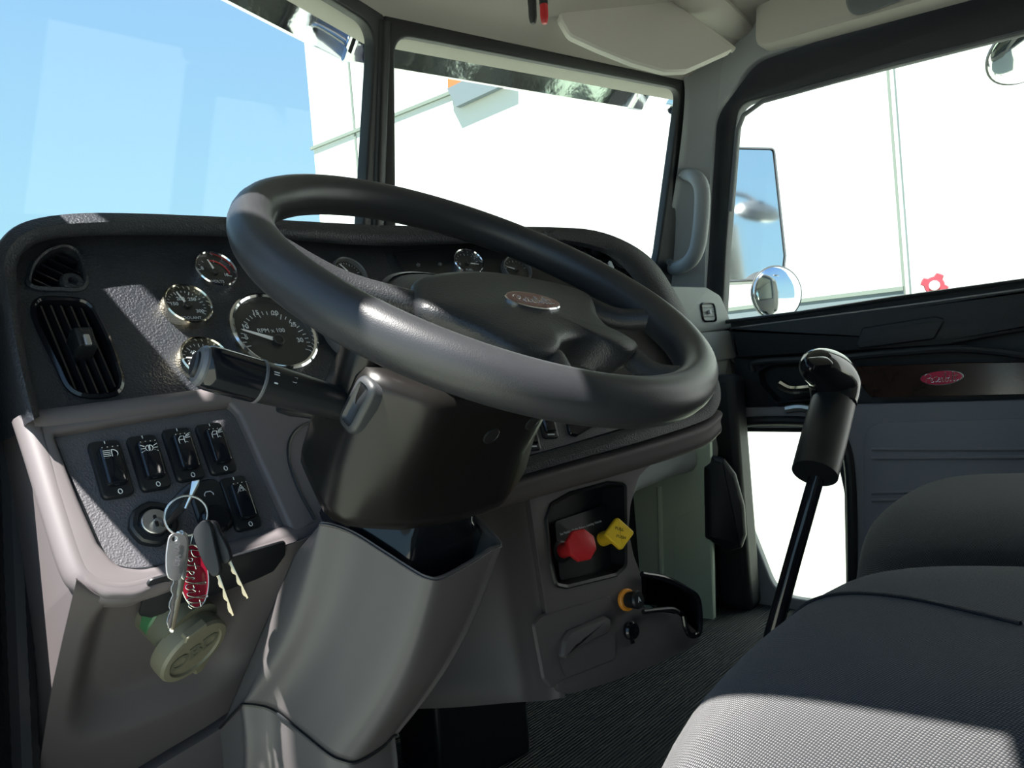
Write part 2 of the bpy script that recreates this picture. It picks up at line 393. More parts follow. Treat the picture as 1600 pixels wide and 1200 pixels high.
# sign on the wall, and its shadow built as a grey plate
sg = [WA.px(*p) for p in ((706, 108), (750, 112), (748, 127), (707, 142))]
tag(obj('wall_sign', plate(WA, sg, [], .1, 0, .12), 'orange_sign'), 'orange sign panel high on the white warehouse wall', 'sign')
sg = [WA.px(*p) for p in ((708, 142), (752, 120), (810, 130), (722, 170))]
tag(obj('sign_shadow_plate', plate(WA, sg, [], .1, 0, .16), 'band_blue'), 'grey plate standing for the shadow of the orange sign on the warehouse', 'shadow')
# red hydrant cap in front of the warehouse
hp = WA.P(1460, 446, 1.2); HF = Fr(hp, (hp-CAM)*-1)
rd = thing('fire_hose_connection', hp, 'small red hose connection low on the white warehouse wall', 'hose connection')
sp = []
for i in range(32):
    r_ = .13 if (i//4) % 2 else .095
    sp.append(V((r_*cos(2*pi*i/32), r_*sin(2*pi*i/32))))
obj('flange', prof(HF, sp, [(0, -.15), (0, 0), (.01, .02)]), 'pink_red', rd)
obj('cap', lathe(HF, [(.05, .0), (.05, .05), (.03, .06)], 20), 'white', rd)
obj('pipe', tube([HF.w(0, 0, -.15), HF.w(0, 0, -1.0)], .05), 'pink_red', rd)

# outside sun visor over the windscreen: folded polished sheet
VSo = WR.w(.0, .08, -.02)
vs = thing('outside_sun_visor', VSo, 'polished metal sun visor reflecting above the outside of the windscreen', 'sun visor')
def vis(Fm, s):
    rows = []
    for d, z in ((0, .055), (.07, -.01), (.135, -.085), (.145, -.085), (.2, .06)):
        rows.append([Fm.w(s*u, .06, -.03)+Fm.n*0+V((0, d, z-.012)) for u in (0, .2, .4, .6, .8, .87, .93)])
    return loft(rows, False)
obj('visor_sheet', vis(WR, 1), 'steel_sheet', vs, solid=.002, smooth=20)
obj('visor_sheet', vis(WL, -1), 'steel_sheet', vs, solid=.002, smooth=20)
obj('centre_bracket', [tube([WRo+V((0, .03, .08)), WRo+V((0, .12, -.02)), WRo+V((0, .18, .08))], .012, 8)], 'steel_sheet', vs)
for u in (.8,):
    obj('side_bracket', [tube([WR.w(u+.1, .04, -.02), WR.w(u+.13, .02, -.02)+V((0, .14, -.03)), WR.w(u+.12, .1, -.02)+V((0, .2, .0))], .01, 8)], 'steel_sheet', vs)

# passenger side mirrors beyond the door
def mirror_thing(name, label, pts, X, tilt, th_, flat=True):
    pass
mc = hX(1180, 335, 2.42)
mn = V((-.62, -.78, .07)).normalized()
MF = Fr(mc, mn)
mo = fillet([MF.px(*p) for p in ((1120, 229), (1210, 231), (1228, 400), (1224, 438), (1128, 442))], .02, 6)
mr = thing('west_coast_mirror', mc, 'tall rectangular truck mirror reflecting blue sky beyond the passenger window', 'mirror')
obj('mirror_housing', prof(MF, mo, [(.01, -.07), (0, -.05), (0, .004), (.003, .008), (.008, .008)], True, False), 'bezel_grey', mr)
obj('mirror_glass', prof(MF, inset(mo, .007), [(0, .001), (0, .003)], True), 'chrome', mr, smooth=0)
obj('mirror_arm', tube([MF.w(-.02, .2, -.05), MF.w(-.1, .22, -.08), V((2.06, 1.06, 1.40))], .011, 10), 'chrome', mr)
obj('mirror_arm', tube([MF.w(-.05, -.18, -.05), MF.w(-.1, -.2, -.06), V((2.06, 1.04, .84))], .012, 10), 'chrome', mr)
cc = hX(1213, 458, 2.40); CFm = Fr(cc, V((-.60, -.79, .0)))
cm = thing('round_convex_mirror', cc, 'round convex mirror below the tall passenger side mirror', 'mirror')
R_ = .088
obj('mirror_glass', lathe(CFm, [(R_*cos(a), .03*sin(a)) for a in [i*pi/2/10 for i in range(11)]][:-1]+[(.0005, .03)], 40, False), 'chrome', cm)
obj('mirror_shell', lathe(CFm, [(.01, -.03), (R_*.7, -.022), (R_+.003, -.002), (R_+.003, .004), (R_-.001, .004)], 40, False), 'bezel_grey', cm)
obj('mirror_bracket', [tube([CFm.w(0, 0, -.02), CFm.w(0, -.05, -.04), CFm.w(-.03, -.2, -.05), V((2.06, 1.02, .72))], .009, 8)], 'chrome', cm)
c2 = hX(1610, 74, 2.30); C2 = Fr(c2, V((-.45, -.4, -.8)))
em = thing('door_top_mirror', c2, 'chrome edged convex mirror hanging above the passenger door window', 'mirror')
obj('mirror_glass', lathe(C2, [(.10*cos(a), .03*sin(a)) for a in [i*pi/2/8 for i in range(8)]]+[(.0005, .03)], 36, False), 'chrome', em)
obj('mirror_shell', lathe(C2, [(.02, -.05), (.08, -.03), (.103, -.003), (.103, .003), (.099, .003)], 36, False), 'bezel_grey', em)
obj('mirror_bracket', [tube([C2.w(0, 0, -.04), C2.w(0, .1, -.05), V((2.1, .15, 1.62))], .01, 8)], 'bezel_grey', em)
# driver's door, swung open forwards, out of frame; its frame shades the dash
da = rad(100); dh = V((.10, 1.10, 0)); dr_ = V((-sin(da), cos(da), 0))
LD = Fr(dh, V((0, 0, 1)).cross(dr_), dr_)
if LD.u.z < 0: LD = Fr(dh, -LD.n, dr_)
d2 = obj('door_2', plate(LD, fillet([(0, -.5), (.95, -.5), (.95, 1.45), (.85, 1.55), (.22, 1.52), (0, .98)], .04), [fillet([(.05, .95), (.90, .95), (.90, 1.40), (.82, 1.49), (.25, 1.46)], .04)], .05, .006), 'door_black')
d2['kind'] = 'structure'
MH = Fr((-.15, .40, 1.54), (-1, -.1, 0))
mh = obj('sun_blocker', prof(MH, rrect(.26, .44, .03), [(.01, -.03), (0, -.02), (0, .0), (.01, .02)], True), 'bezel_grey', d2)  # added out of view, sized and placed to shade the column housing
obj('mirror_arm', tube([MH.w(0, .2, -.02), V((-.12, .9, 1.7)), V((.05, 1.1, 1.4))], .011, 8), 'bezel_grey', d2)  # arm carrying the added sun blocker
# chrome air cleaner / stack seen at the right edge of the windscreen
ac = hD(1054, 165, 2.6)
tag(obj('marker_lamp', lathe(Fr(ac, (ray(1054, 165))*-1), [(.002, .03), (.03, .02), (.036, 0), (.036, -.06), (.02, -.09)], 24), 'chrome'), 'small chrome lamp outside the upper right corner of the windscreen', 'lamp')

# ================================================================== DASHBOARD
dash = thing('dashboard', A.w(.3, -.05, -.1), 'black grained dashboard pod with round gauges and air vents behind the steering wheel', 'dashboard')
# --- raised hood around the instrument faces
Oo = [(46, 660), (20, 560), (0, 450), (-8, 402), (3, 372), (34, 346), (90, 333), (180, 330), (360, 337), (590, 349), (750, 352), (860, 353), (930, 358), (985, 378), (1026, 408), (1058, 455), (1094, 524), (1120, 580), (1129, 615), (1122, 642), (1098, 660), (1000, 692), (850, 734), (700, 780)]
Ii = [(62, 650), (42, 560), (30, 475), (26, 424), (38, 394), (75, 375), (160, 368), (280, 368), (420, 373), (590, 384), (740, 380), (850, 378), (912, 386), (955, 402), (990, 436), (1020, 485), (1052, 540), (1082, 588), (1092, 612), (1084, 630), (1060, 645), (985, 668), (850, 706), (700, 752)]
n_ = len(Oo)
def podloop(src, h, back=None):
    l = []
    for i, (x, y) in enumerate(src):
        if x > 1035 and y > 480: h2 = h*.85
        else: h2 = h
        p = B.P(x, y, h2) if x > 660 else (A.P(x, y, h2) if x < 560 else (A.P(x, y, h2)*((660-x)/100)+B.P(x, y, h2)*((x-560)/100)))
        l.append(p)
    return catmull(l, 4, False)
mid = [((a[0]*.55+b[0]*.45), (a[1]*.55+b[1]*.45)) for a, b in zip(Oo, Ii)]
m2 = [((a[0]*.2+b[0]*.8), (a[1]*.2+b[1]*.8)) for a, b in zip(Oo, Ii)]
Lo = podloop(Oo, .028)
back = [p+V((0, .05, -.012)) for p in Lo]; back2 = [p+V((0, .24, -.035)) for p in Lo]
loops = [back2, back, [p+V((0, .008, -.001)) for p in Lo], podloop([(a[0]*.93+b[0]*.07, a[1]*.93+b[1]*.07) for a, b in zip(Oo, Ii)], .036), podloop(mid, .040), podloop(m2, .034), podloop(Ii, .026), podloop(Ii, -.03)]
obj('hood', loft(loops, False), 'dash_black', dash, smooth=50)
# --- instrument faces with openings for the vents
v1 = [(46, 440), (54, 415), (73, 396), (95, 388), (110, 390), (122, 400), (129, 420), (131, 440), (125, 451), (110, 453), (95, 452), (62, 451), (49, 447)]
v2 = [(54, 490), (58, 475), (72, 470), (120, 472), (140, 482), (155, 507), (170, 540), (182, 575), (187, 598), (180, 613), (160, 618), (128, 617), (108, 605), (93, 575), (68, 525)]
o1 = catmull([(*p, 0) for p in A.pxs(v1)], 3); o2 = catmull([(*p, 0) for p in A.pxs(v2)], 3)
faceA = A.pxs([(50, 655), (30, 560), (10, 450), (12, 400), (40, 362), (100, 350), (330, 352), (560, 362), (700, 372), (760, 520), (640, 720), (500, 700), (300, 640)])
obj('instrument_face', plate(A, faceA, [o1, o2], .004), 'dash_black', dash, smooth=0)
bz = B.pxs([(520, 400), (560, 362), (880, 366), (945, 380), (1000, 420), (1045, 490), (1105, 590), (1100, 640), (1000, 680), (850, 725), (560, 800)])
v3 = B.pxs([(975, 440), (985, 430), (1000, 433), (1020, 450), (1037, 480), (1030, 490), (1008, 486), (985, 466)])
o3 = catmull([(*p, 0) for p in v3], 3)
obj('centre_face', plate(B, bz, [o3], .004), 'dash_black', dash, label='part of the face angled towards the driver', smooth=0)
# raised inner panels of the faces (thin step seen above the gauges)
st = B.pxs([(612, 394), (745, 381), (905, 392), (960, 425), (1040, 560), (1060, 600), (1000, 640), (850, 690), (690, 700), (655, 470)])
obj('centre_panel', prof(B, fillet(st, .006), [(0, 0), (.0, .0015), (.001, .0025)]), 'smooth_black', dash)
st = A.pxs([(470, 380), (596, 396), (646, 480), (600, 560), (470, 600), (380, 520), (372, 420)])
def vent(F, o, depth, nslat, ang, mtf='gloss_black'):
    xs = [p[0] for p in o]; ys = [p[1] for p in o]; cu, cv = (min(xs)+max(xs))/2, (min(ys)+max(ys))/2
    fr = obj('air_vent', prof(F, inset(o, -.004), [(0, 0), (0, .003), (.003, .005), (.005, .003), (.006, -.03), (.008, -depth)], False, True), mtf, dash)
    a = rad(ang); d = V((cos(a), sin(a))); nn = V((-sin(a), cos(a)))
    io = [V((p[0], p[1])) for p in inset(o, .003)]
    ext = [(p-V((cu, cv))).dot(nn) for p in io]; lo, hi = min(ext), max(ext)
    for i in range(nslat):
        k = lo+(hi-lo)*(i+.75)/(nslat+.5)
        hits = []
        for j in range(len(io)):
            p, q = io[j]-V((cu, cv)), io[(j+1) % len(io)]-V((cu, cv)); a1, a2 = p.dot(nn)-k, q.dot(nn)-k
            if a1*a2 < 0: hits.append((p+(q-p)*(a1/(a1-a2))).dot(d))
        if len(hits) < 2: continue
        s, e = min(hits), max(hits)
        q0 = V((cu, cv))+d*s+nn*k; q1 = V((cu, cv))+d*e+nn*k
        w = .0009
        vsx = [F.w(*(q+nn*b), h) for q in (q0, q1) for b, h in ((-w, -.002), (w, -.002), (w+.006, -.022), (.004, -.022))]
        obj('slat', (vsx, [(0, 1, 2, 3), (4, 5, 6, 7), (0, 1, 5, 4), (1, 2, 6, 5), (2, 3, 7, 6), (3, 0, 4, 7)]), 'gloss_black', fr, smooth=0)
    return fr
f1 = vent(A, o1, .04, 5, -35, 'dash_black')
sc_ = A.at(113, 441, .001); obj('screw_boss', [lathe(sc_, [(.012, -.02), (.012, .0), (.010, .003), (.005, .003), (.0045, -.004)], 20)], 'dash_black', f1)
ax = V(A.px(185, 590))-V(A.px(135, 475)); f2 = vent(A, o2, .045, 5, math.degrees(math.atan2(ax.y, ax.x))+180)
kf = A.at(127, 540, .0)
obj('thumb_knob', [prof(kf, rrect(.020, .026, .004), [(0, -.01), (0, .012), (.002, .017), (.004, .0185)])], 'smooth_black', f2, bevel=.001)
ki = A.at(136, 532, .0175); obj('knob_inlay', prof(ki, rrect(.006, .013, .002), [(0, -.001), (0, .002), (.001, .0025)]), 'brushed', f2)
# round outlined collar around the big vent
f3 = vent(B, o3, .03, 4, 60)

# --- gauges
def gauge(F, x, y, r, name, needle, marks, nums=(), words=(), bez='gold_chrome', red=None, nl=.72, ctr=(0, 0), hub=.16):
    G = F.at(x, y, .002)
    gz = obj('gauge', [lathe(G, [(r*1.02, -.004), (r*1.03, .006), (r*1.0, .011), (r*.95, .0125), (r*.9, .011), (r*.88, .004)], 44, False)], bez, dash, label=name)
    obj('dial', [lathe(G, [(r*.9, -.003), (r*.9, .0035), (.0002, .0035)], 44, False)], 'dial', gz)
    mk = []
    for a, l, w in marks:
        a = rad(a); d = V((cos(a), sin(a))); p, q = d*r*.80, d*r*(.80-l)
        mk.append(tube([G.w(ctr[0]+p.x, ctr[1]+p.y, .0042), G.w(ctr[0]+q.x, ctr[1]+q.y, .0042)], w, 4, up=G.n, flat=.4))
    for s, a, rr, sz in nums:
        a = rad(a); mk.append(text(G, s, sz, r*rr*cos(a), r*rr*sin(a), .004, 0, th=.0002, bold=.0001))
    for s, u, v_, sz in words: mk.append(text(G, s, sz, u*r, v_*r, .004, th=.0002))
    obj('markings', mk, 'pale', gz, smooth=0)
    if red:
        pts = [G.w(ctr[0]+r*.72*cos(rad(a)), ctr[1]+r*.72*sin(rad(a)), .0045) for a in red]
        obj('red_band', tube(pts, .0009, 6), 'red_mark', gz)
    a = rad(needle); d = V((cos(a), sin(a))); e = V((-d.y, d.x))
    c0 = V(ctr); tip = c0+d*r*nl; tl = c0-d*r*.12; w = r*.055
    np_ = [tl+e*w, tl-e*w, tip-e*w*.25, tip+e*w*.25]
    obj('needle', plate(G, np_, [], .0012, 0, .0075), 'needle', gz, smooth=0)
    obj('needle_hub', lathe(Fr(G.w(*ctr, 0), G.n, G.r), [(r*hub, .004), (r*hub, .009), (r*hub*.8, .010)], 20), 'smooth_black', gz)
    obj('lens', lathe(G, [(r*.9, .0105), (.0003, .0105)], 40, False), 'gauge_glass', gz, smooth=0)
    return gz
def ticks(a0, a1, n, every, L=.16, l=.09, w=.00045): return [(a0+(a1-a0)*i/(n-1), L if i % every == 0 else l, w*1.3 if i % every == 0 else w) for i in range(n)]
R1, R2 = .0265, .057
gauge(A, 333, 428, R1, 'volt gauge with a red band, upper small gauge', 103, ticks(165, -10, 9, 4), [('8', 160, .55, .007), ('18', -15, .55, .006)], [('VOLTS', .0, -.55, .0055)], 'chrome', red=[95-i*12 for i in range(9)], ctr=(0, -.002))
gauge(A, 290, 482, R1*1.05, 'coolant temperature gauge with gold lit rim', 112, ticks(165, -30, 17, 4), [('150', 165, .5, .0065), ('200', 110, .42, .0065), ('250', 48, .5, .0065), ('300', -25, .55, .0065)], [('COOLANT', .0, -.58, .0052)])
gauge(A, 316, 566, R1*1.05, 'oil pressure gauge half hidden behind the stalk', 172, ticks(170, -20, 15, 3), [('20', 188, .55, .007), ('40', 128, .5, .007)], [('OIL', .0, -.5, .005)])
tk = [(188-(188+20)*i/25, .15 if i % 5 == 0 else .09, .0006) for i in range(26)]
gauge(A, 425, 524, R2, 'large engine speed dial reading under ten', 158, tk, [('5', 187, .66, .0095), ('10', 162, .62, .0095), ('15', 112, .60, .0095), ('20', 66, .60, .0095), ('25', 22, .62, .0095), ('30', -18, .62, .0095)], [('RPM x 100', -.02, .08, .0085)], 'chrome', nl=.78, ctr=(.001, -.012), hub=.13)
tk = [(205-(205+25)*i/32, .15 if i % 4 == 0 else .09, .0006) for i in range(33)]
gauge(A, 560, 519, R2*.98, 'large road speed dial mostly hidden by the wheel', 208, tk, [('10', 200, .62, .009), ('20', 165, .62, .009), ('30', 135, .62, .009), ('40', 105, .62, .009), ('50', 75, .62, .009), ('60', 40, .62, .009), ('70', 10, .62, .009)], [('MPH', 0, .2, .009)], 'bezel_grey', nl=.85, hub=.13)
gauge(A, 543, 432, R1*1.02, 'dim small gauge seen through the wheel', 120, ticks(165, 15, 13, 4), [], [('AIR', 0, -.4, .005)], 'bezel_grey')
gauge(B, 729, 415, R1, 'small gauge above the wheel hub', -8, ticks(165, 15, 9, 4), [], [('FUEL', 0, -.45, .006), ('E', -.5, 0, .006), ('F', .5, .0, .006)], 'chrome')
gauge(B, 805, 425, R1, 'dark small gauge beside the wheel rim', 160, ticks(165, 15, 9, 4), [], [], 'bezel_grey')
for x, y in ((653, 415), (687, 414)):
    obj('indicator_pin', lathe(B.at(x, y, .002), [(.003, 0), (.003, .003), (.002, .004)], 12), 'bezel_grey', dash)
obj('warning_lamp', prof(A.at(428, 448, .0), rrect(.03, .011, .003), [(0, 0), (0, .001)]), 'red_enamel', dash, label='dim red warning lamp')
# --- controls on the right of the angled face
def knob(F, x, y, r, h, nm='knob', mt='gloss_black', lab=None, par=dash):
    K = F.at(x, y, .002)
    k = obj(nm, lathe(K, [(r*1.2, 0), (r*1.2, .002), (r, .003), (r*.95, h), (r*.8, h+.002)], 28), mt, par, label=lab); return K, k
K, k = knob(B, 930, 392, .017, .014, lab='switch knob with a pale lit mark')
obj('pointer', prof(K, rrect(.008, .02, .002), [(0, .014), (0, .02), (.001, .021)]), 'pale', k)
knob(B, 970, 406, .0175, .012, 'round_cap', 'bezel_grey')
K, k = knob(B, 947, 424, .015, .014)
obj('pointer', prof(K, rrect(.006, .016, .002), [(0, .014), (0, .02), (.001, .021)]), 'pale', k)
knob(B, 905, 385, .010, .01)
# lower switch strip under the angled face
LS = Fr(B.P(870, 700, .0), B.n, B.r)
pl = B.pxs([(700, 745), (706, 690), (870, 640), (1000, 630), (1075, 628), (1060, 645), (985, 668), (850, 708)])
obj('switch_strip', plate(B, pl, [], .004, .001, .008), 'panel_grey', dash)
def strip_rocker(x, y):
    K = B.at(x, y, .008, -6)
    r_ = obj('rocker', prof(K, rrect(.027, .05, .005), [(0, 0), (.0, .003), (.002, .004), (.005, .004)]), 'smooth_black', dash)
    obj('button', prof(K, rrect(.018, .034, .004), [(0, .003), (0, .007), (.002, .009)]), 'gloss_black', r_)
    obj('mark', box(K, -.006, .006, -.021, -.019, .0035, .0045), 'pale', r_)
strip_rocker(826, 680); strip_rocker(854, 662)
kp = B.pxs([(878, 652), (936, 645), (928, 668), (896, 687), (884, 684)]); 
hp_ = obj('heater_control', prof(B, fillet(kp, .006), [(0, .0), (0, .012), (.002, .014)]), 'gloss_black', dash)
obj('tick', text(B.at(889, 660, .014), '0', .008), 'pale', hp_)
sk = B.at(932, 663, .008); s_ = obj('socket_screw', lathe(sk, [(.006, 0), (.006, .002), (.005, .003), (.003, .003), (.0025, .001)], 16), 'brushed', dash)

# ================================================================== LOWER DASH (pale grey plastic)
low = thing('lower_dash_panel', A.w(-.05, -.25, -.05), 'taupe grey lower dash moulding below the gauges at left', 'dash panel')
oP = A.pxs([(50, 650), (230, 627), (352, 611), (380, 618), (470, 640), (560, 650), (640, 660), (650, 780), (560, 812), (500, 818), (450, 845), (330, 880), (215, 934), (165, 934), (122, 912), (90, 800)], .012)
oP = fillet(oP, [.003, .0, .02, .02, 0, 0, .01, .01, .01, .01, .02, .04, .03, .02, .03, .01])
hP = fillet(A.pxs([(78, 688), (352, 640), (366, 655), (452, 848), (216, 897), (178, 893), (148, 858), (118, 790)]), [.004, .008, .008, .004, .03, .02, .02, .01])
obj('switch_surround', [plate(A, oP, [hP], .03, .005, .014)], 'grey_plastic', low, smooth=50)
# soft recess pressed into the moulding beside the column
rc = fillet(A.pxs([(452, 672), (500, 655), (560, 650), (560, 800), (505, 812), (485, 780), (448, 700)], .014), .015)
obj('pressed_groove', tube(catmull([A.P(x, y, .0145) for x, y in ((530, 652), (500, 656), (468, 668), (452, 690), (452, 722), (468, 768), (492, 812))], 6, False), .0018, 6), 'smooth_black', low)
# knee panel sloping forwards below the lip
kn = V((0, -.78, -.62)).normalized(); kp0 = A.P(300, 885, .012)
K1 = Fr(kp0, kn, (1, 0, 0))
rows = []
def KP(x, y, h=0): return K1.P(x, y, h)
lipL = [(118, 907), (160, 934), (215, 934), (330, 893), (450, 856), (520, 824), (560, 818), (600, 815)]
seam = [(118, 907), (98, 1000), (76, 1100), (58, 1210)]
def kcol(j, y):
    # columns across, rows down; left edge follows the seam line
    xl = [118, 98, 76, 52][y]; yb = [0, 1000, 1105, 1250][y]
    xr = [600, 540, 480, 420][y]
    t_ = j/7; return xl+(xr-xl)*t_
rows = []
rows.append([A.P(x, y-3, .006) for x, y in lipL])
rows.append([KP(x, y+6, .004) for x, y in lipL])
for y in (1, 2, 3):
    yb = [0, 1000, 1105, 1260][y]
    rows.append([KP(kcol(j, y), yb) for j in range(8)])
knee = patch(rows, 5, 6)
# OBD pocket: a pressed hollow in the knee panel
def hollow(data):
    vs, fs = data; out = []
    c = K1.px(288, 1000)
    for p in vs:
        d = p-K1.o; u, v_ = d.dot(K1.r)-c[0], d.dot(K1.u)-c[1]
        du = abs(u)/.105; dv = (v_-.0)/.13
        s = max(0, 1-(du**4+abs(dv)**4)**.25)
        k = min(1, s*3.0); k = k*k*(3-2*k)
        out.append(p-K1.n*.028*k)
    return out, fs
rows2 = []
vs_, fs_ = patch(rows, 16, 24)
obj('knee_panel', hollow((vs_, fs_)), 'grey_plastic', low, smooth=60)
# left end cap with its seam
xe = A.P(118, 905, .012).x
ec = Fr((xe, 0, 0), (-1, 0, 0), (0, -1, 0))
e_ = [ec.px(*p) for p in ((44, 650), (60, 690), (88, 800), (116, 903), (118, 915), (98, 1000), (76, 1100), (52, 1230), (40, 1240), (28, 1000), (10, 760), (-2, 650))]
obj('end_cap', plate(ec, fillet(e_, [.0]*3+[.006, .006]+[0]*7), [], .006, .002, .0), 'grey_plastic', low)
shoulder = [A.P(x, y, .0015) for x, y in ((44, 655), (66, 722), (90, 800), (116, 880), (134, 908), (170, 922), (220, 916), (330, 878), (450, 840), (530, 812))]
obj('corner_roll', tube(catmull(shoulder, 5, False), .013, 14), 'grey_plastic', low)
# top band between the black pod and the switch surround
obj('upper_band', [tube(catmull([A.P(48, 664, .004), A.P(200, 643, .006), A.P(300, 629, .006), A.P(352, 622, .006)], 4, False), .013, 14)], 'grey_plastic', low)
# lower glove pocket lip at the bottom
gl = [KP(x, y, .012) for x, y in ((180, 1240), (260, 1190), (330, 1148), (385, 1112), (420, 1108), (470, 1140), (520, 1180), (560, 1215))]
gl2 = [p+V((0, .02, -.22)) for p in gl]
obj('lower_pocket', loft([catmull([p-K1.n*.015 for p in gl], 4, False), catmull(gl, 4, False), catmull([p+V((0, .0, -.006)) for p in gl], 4, False), catmull(gl2, 4, False)], False), 'console_grey', low, solid=.003)
# black strip below the lip
bs = K1.pxs([(232, 908), (330, 880), (447, 846), (446, 868), (428, 893), (400, 906), (330, 932), (236, 966), (217, 962), (222, 945)], .008)
tag(obj('fuse_cover', plate(K1, fillet(bs, .006), [], .003, .0008, .008), 'smooth_black'), 'black angled plastic strip under the switch panel lip', 'cover')

# ================================================================== SWITCH PANEL
PH = .0
sp = thing('switch_panel', A.P(270, 780), 'dark grained panel of rocker switches and ignition lock left of the steering column', 'switch panel')
po = fillet(A.pxs([(70, 684), (356, 632), (374, 650), (462, 856), (216, 905), (172, 900), (140, 862), (108, 795)]), .01)
obj('panel_plate', plate(A, po, [], .006, .0, .004), 'panel_grey', sp, smooth=0)
obj('panel_rim', [tube(catmull([A.w(p[0], p[1], .004) for p in A.pxs([(80, 694), (100, 745), (122, 795), (148, 855), (166, 884), (186, 893), (220, 895), (300, 880), (450, 850)])], 5, False), .0035, 8)], 'smooth_black', sp)
def rocker(x, y, icon, pressed=1):
    K = A.at(x, y, .004)
    r_ = obj('rocker_switch', prof(K, rrect(.0285, .060, .006), [(0, 0), (0, .004), (.0012, .0058), (.004, .006)]), 'smooth_black', sp, label='rocker switch marked with '+icon)
    bp_ = rrect(.0195, .040, .0045)
    lv = []
    for d, h, k in ((0, .002, 0), (0, .008, 1), (.0012, .0105, 1), (.003, .0115, 1)):
        lv.append([K.w(p[0], p[1], h+(k*(.0035*(p[1]/.02) if p[1] > 0 else -.0015*p[1]/.02))) for p in inset(bp_, d)])
    obj('rocker_button', loft(lv, True, False, True), 'gloss_black', r_)
    mk = [tube([K.w(.0, .0255, .0064), K.w(0, .0285, .0064)], .0005, 4), ]
    ring_ = [K.w(.0018*cos(i*pi/6)+.001, -.0255+.0024*sin(i*pi/6), .0064) for i in range(12)]
    mk.append(tube(ring_, .0004, 5, True))
    for i in range(4): mk.append(tube([K.w(-.007+i*.0046, .0178, .0148), K.w(-.0062+i*.0046, .0178, .0148)], .0004, 4))
    H = .0138; c = (.0, .0105)
    def L(pts, cl=False): return tube([K.w(c[0]+a*.001, c[1]+b*.001, H+.0035*(b*.001)/.02+.0003) for a, b in pts], .00038, 5, cl)
    if icon == 'a headlamp symbol':
        mk += [L([(-7, 3.6-i*1.8), (-.6, 3.6-i*1.8)]) for i in range(5)]
        mk.append(L([(.6, 4)]+[(.8+5*sin(i*pi/10), 4*cos(i*pi/10)) for i in range(11)]+[(.6, -4)], True))
    elif icon == 'a twin lamp symbol':
        for s in (-1, 1):
            mk.append(L([(s*.5, 3)]+[(s*(.5+3*sin(i*pi/8)), 3*cos(i*pi/8)) for i in range(9)]+[(s*.5, -3)], True))
            for k_ in (-1, 0, 1): mk.append(L([(s*4.2, k_*2), (s*8, k_*3.8)]))
    elif icon == 'a warning triangle':
        for s in (1, .45): mk.append(L([(-5*s, -3.6*s), (5*s, -3.6*s), (0, 5*s)], True))
    else:
        mk += [L([(-5, -3), (-5, 2), (-3, 4.6), (.5, 4.6), (.5, -3)], True), L([(-4.2, 1), (.5, 1)]), L([(2.2+1.8*cos(i*pi/5), -3.4+1.8*sin(i*pi/5)) for i in range(10)], True)]
        mk += [L([(1.5, 3.4), (6.5, 5.2)]), L([(2, 2.4), (6.8, 3)]), L([(2.6, 4.8), (6.0, 6.8)])]
    obj('switch_symbol', mk, 'white', r_, smooth=0)
rocker(172, 735, 'a headlamp symbol'); rocker(231, 725, 'a twin lamp symbol'); rocker(285, 712, 'a cab lamp symbol beside the lit corner'); rocker(336, 703, 'a cab lamp symbol at the panel end')
rocker(374, 788, 'a warning triangle')
# dimmer pad behind the keys
K = A.at(328, 792, .004)
dm = obj('dimmer_switch', prof(K, rrect(.034, .058, .012), [(0, 0), (0, .003), (.002, .005)]), 'smooth_black', sp)
obj('dimmer_symbol', strokes(K, [[(-4, 12), (-2, 14.5), (3, 14.5), (5, 12)], [(-4, 12), (-4, 10)], [(5, 12), (5, 10)]], .0005, 0, 0, .0055, .001), 'white', dm)
obj('dimmer_dial', lathe(K.at(330, 812, .004) if False else A.at(333, 815, .006), [(.015, 0), (.014, .010), (.012, .012)], 24), 'gloss_black', dm)
# ignition lock
K = A.at(238, 821, .004)
ig = obj('ignition_lock', [prof(K, [V((.0215*(1+.03*(i % 4 == 0))*cos(2*pi*i/32), .0215*(1+.03*(i % 4 == 0))*sin(2*pi*i/32))) for i in range(32)], [(0, 0), (0, .007), (.002, .009), (.006, .0095), (.0075, .006)], False, True)], 'smooth_black', sp)
obj('lock_face', lathe(K, [(.0125, .005), (.0125, .0095), (.0118, .0105), (.0003, .0105)], 32, False), 'brushed', ig)
obj('key_slot', prof(K, [V((a, b)) for a, b in rrect(.003, .012, .0012)], [(0, .0100), (0, .0112)]), 'hole_black', ig)
# catches at the panel end
for x, y in ((372, 680), (412, 742), (436, 802)):
    pass

# ================================================================== STEERING COLUMN
sc = thing('steering_column', CF(.2).w(0, 0), 'satin black steering column shroud with rounded lower box under the wheel', 'steering column')
def sec(pts, t, r=.02, n=5):
    f = CF(t); return [f.w(p.x, p.y) for p in fillet(pts, r, n)]
def secn(pts, t, r, N=56):
    """section resampled evenly so that sections of any shape can be lofted"""
    l = fillet(pts, r, 6); f = CF(t); L = [0]
    for i in range(len(l)): L.append(L[-1]+(l[(i+1) % len(l)]-l[i]).length)
    out = []; j = 0
    for k in range(N):
        s = L[-1]*k/N
        while L[j+1] < s: j += 1
        q = l[j].lerp(l[(j+1) % len(l)], (s-L[j])/max(1e-9, L[j+1]-L[j])); out.append(f.w(q.x, q.y))
    return out
top = [(-.112, .035), (-.140, -.034), (-.095, -.078), (-.02, -.090), (.045, -.090), (.088, -.064), (.098, .0), (.08, .07), (-.09, .07)]
s05 = [(a*.80, b*.80) for a, b in top]
s07 = [(a*.95, b*.95) for a, b in top]
s10 = top
s16 = [(-.125, .035), (-.149, -.05), (-.095, -.084), (-.02, -.082), (.055, -.080), (.105, -.05), (.108, .0), (.095, .065), (-.10, .065)]
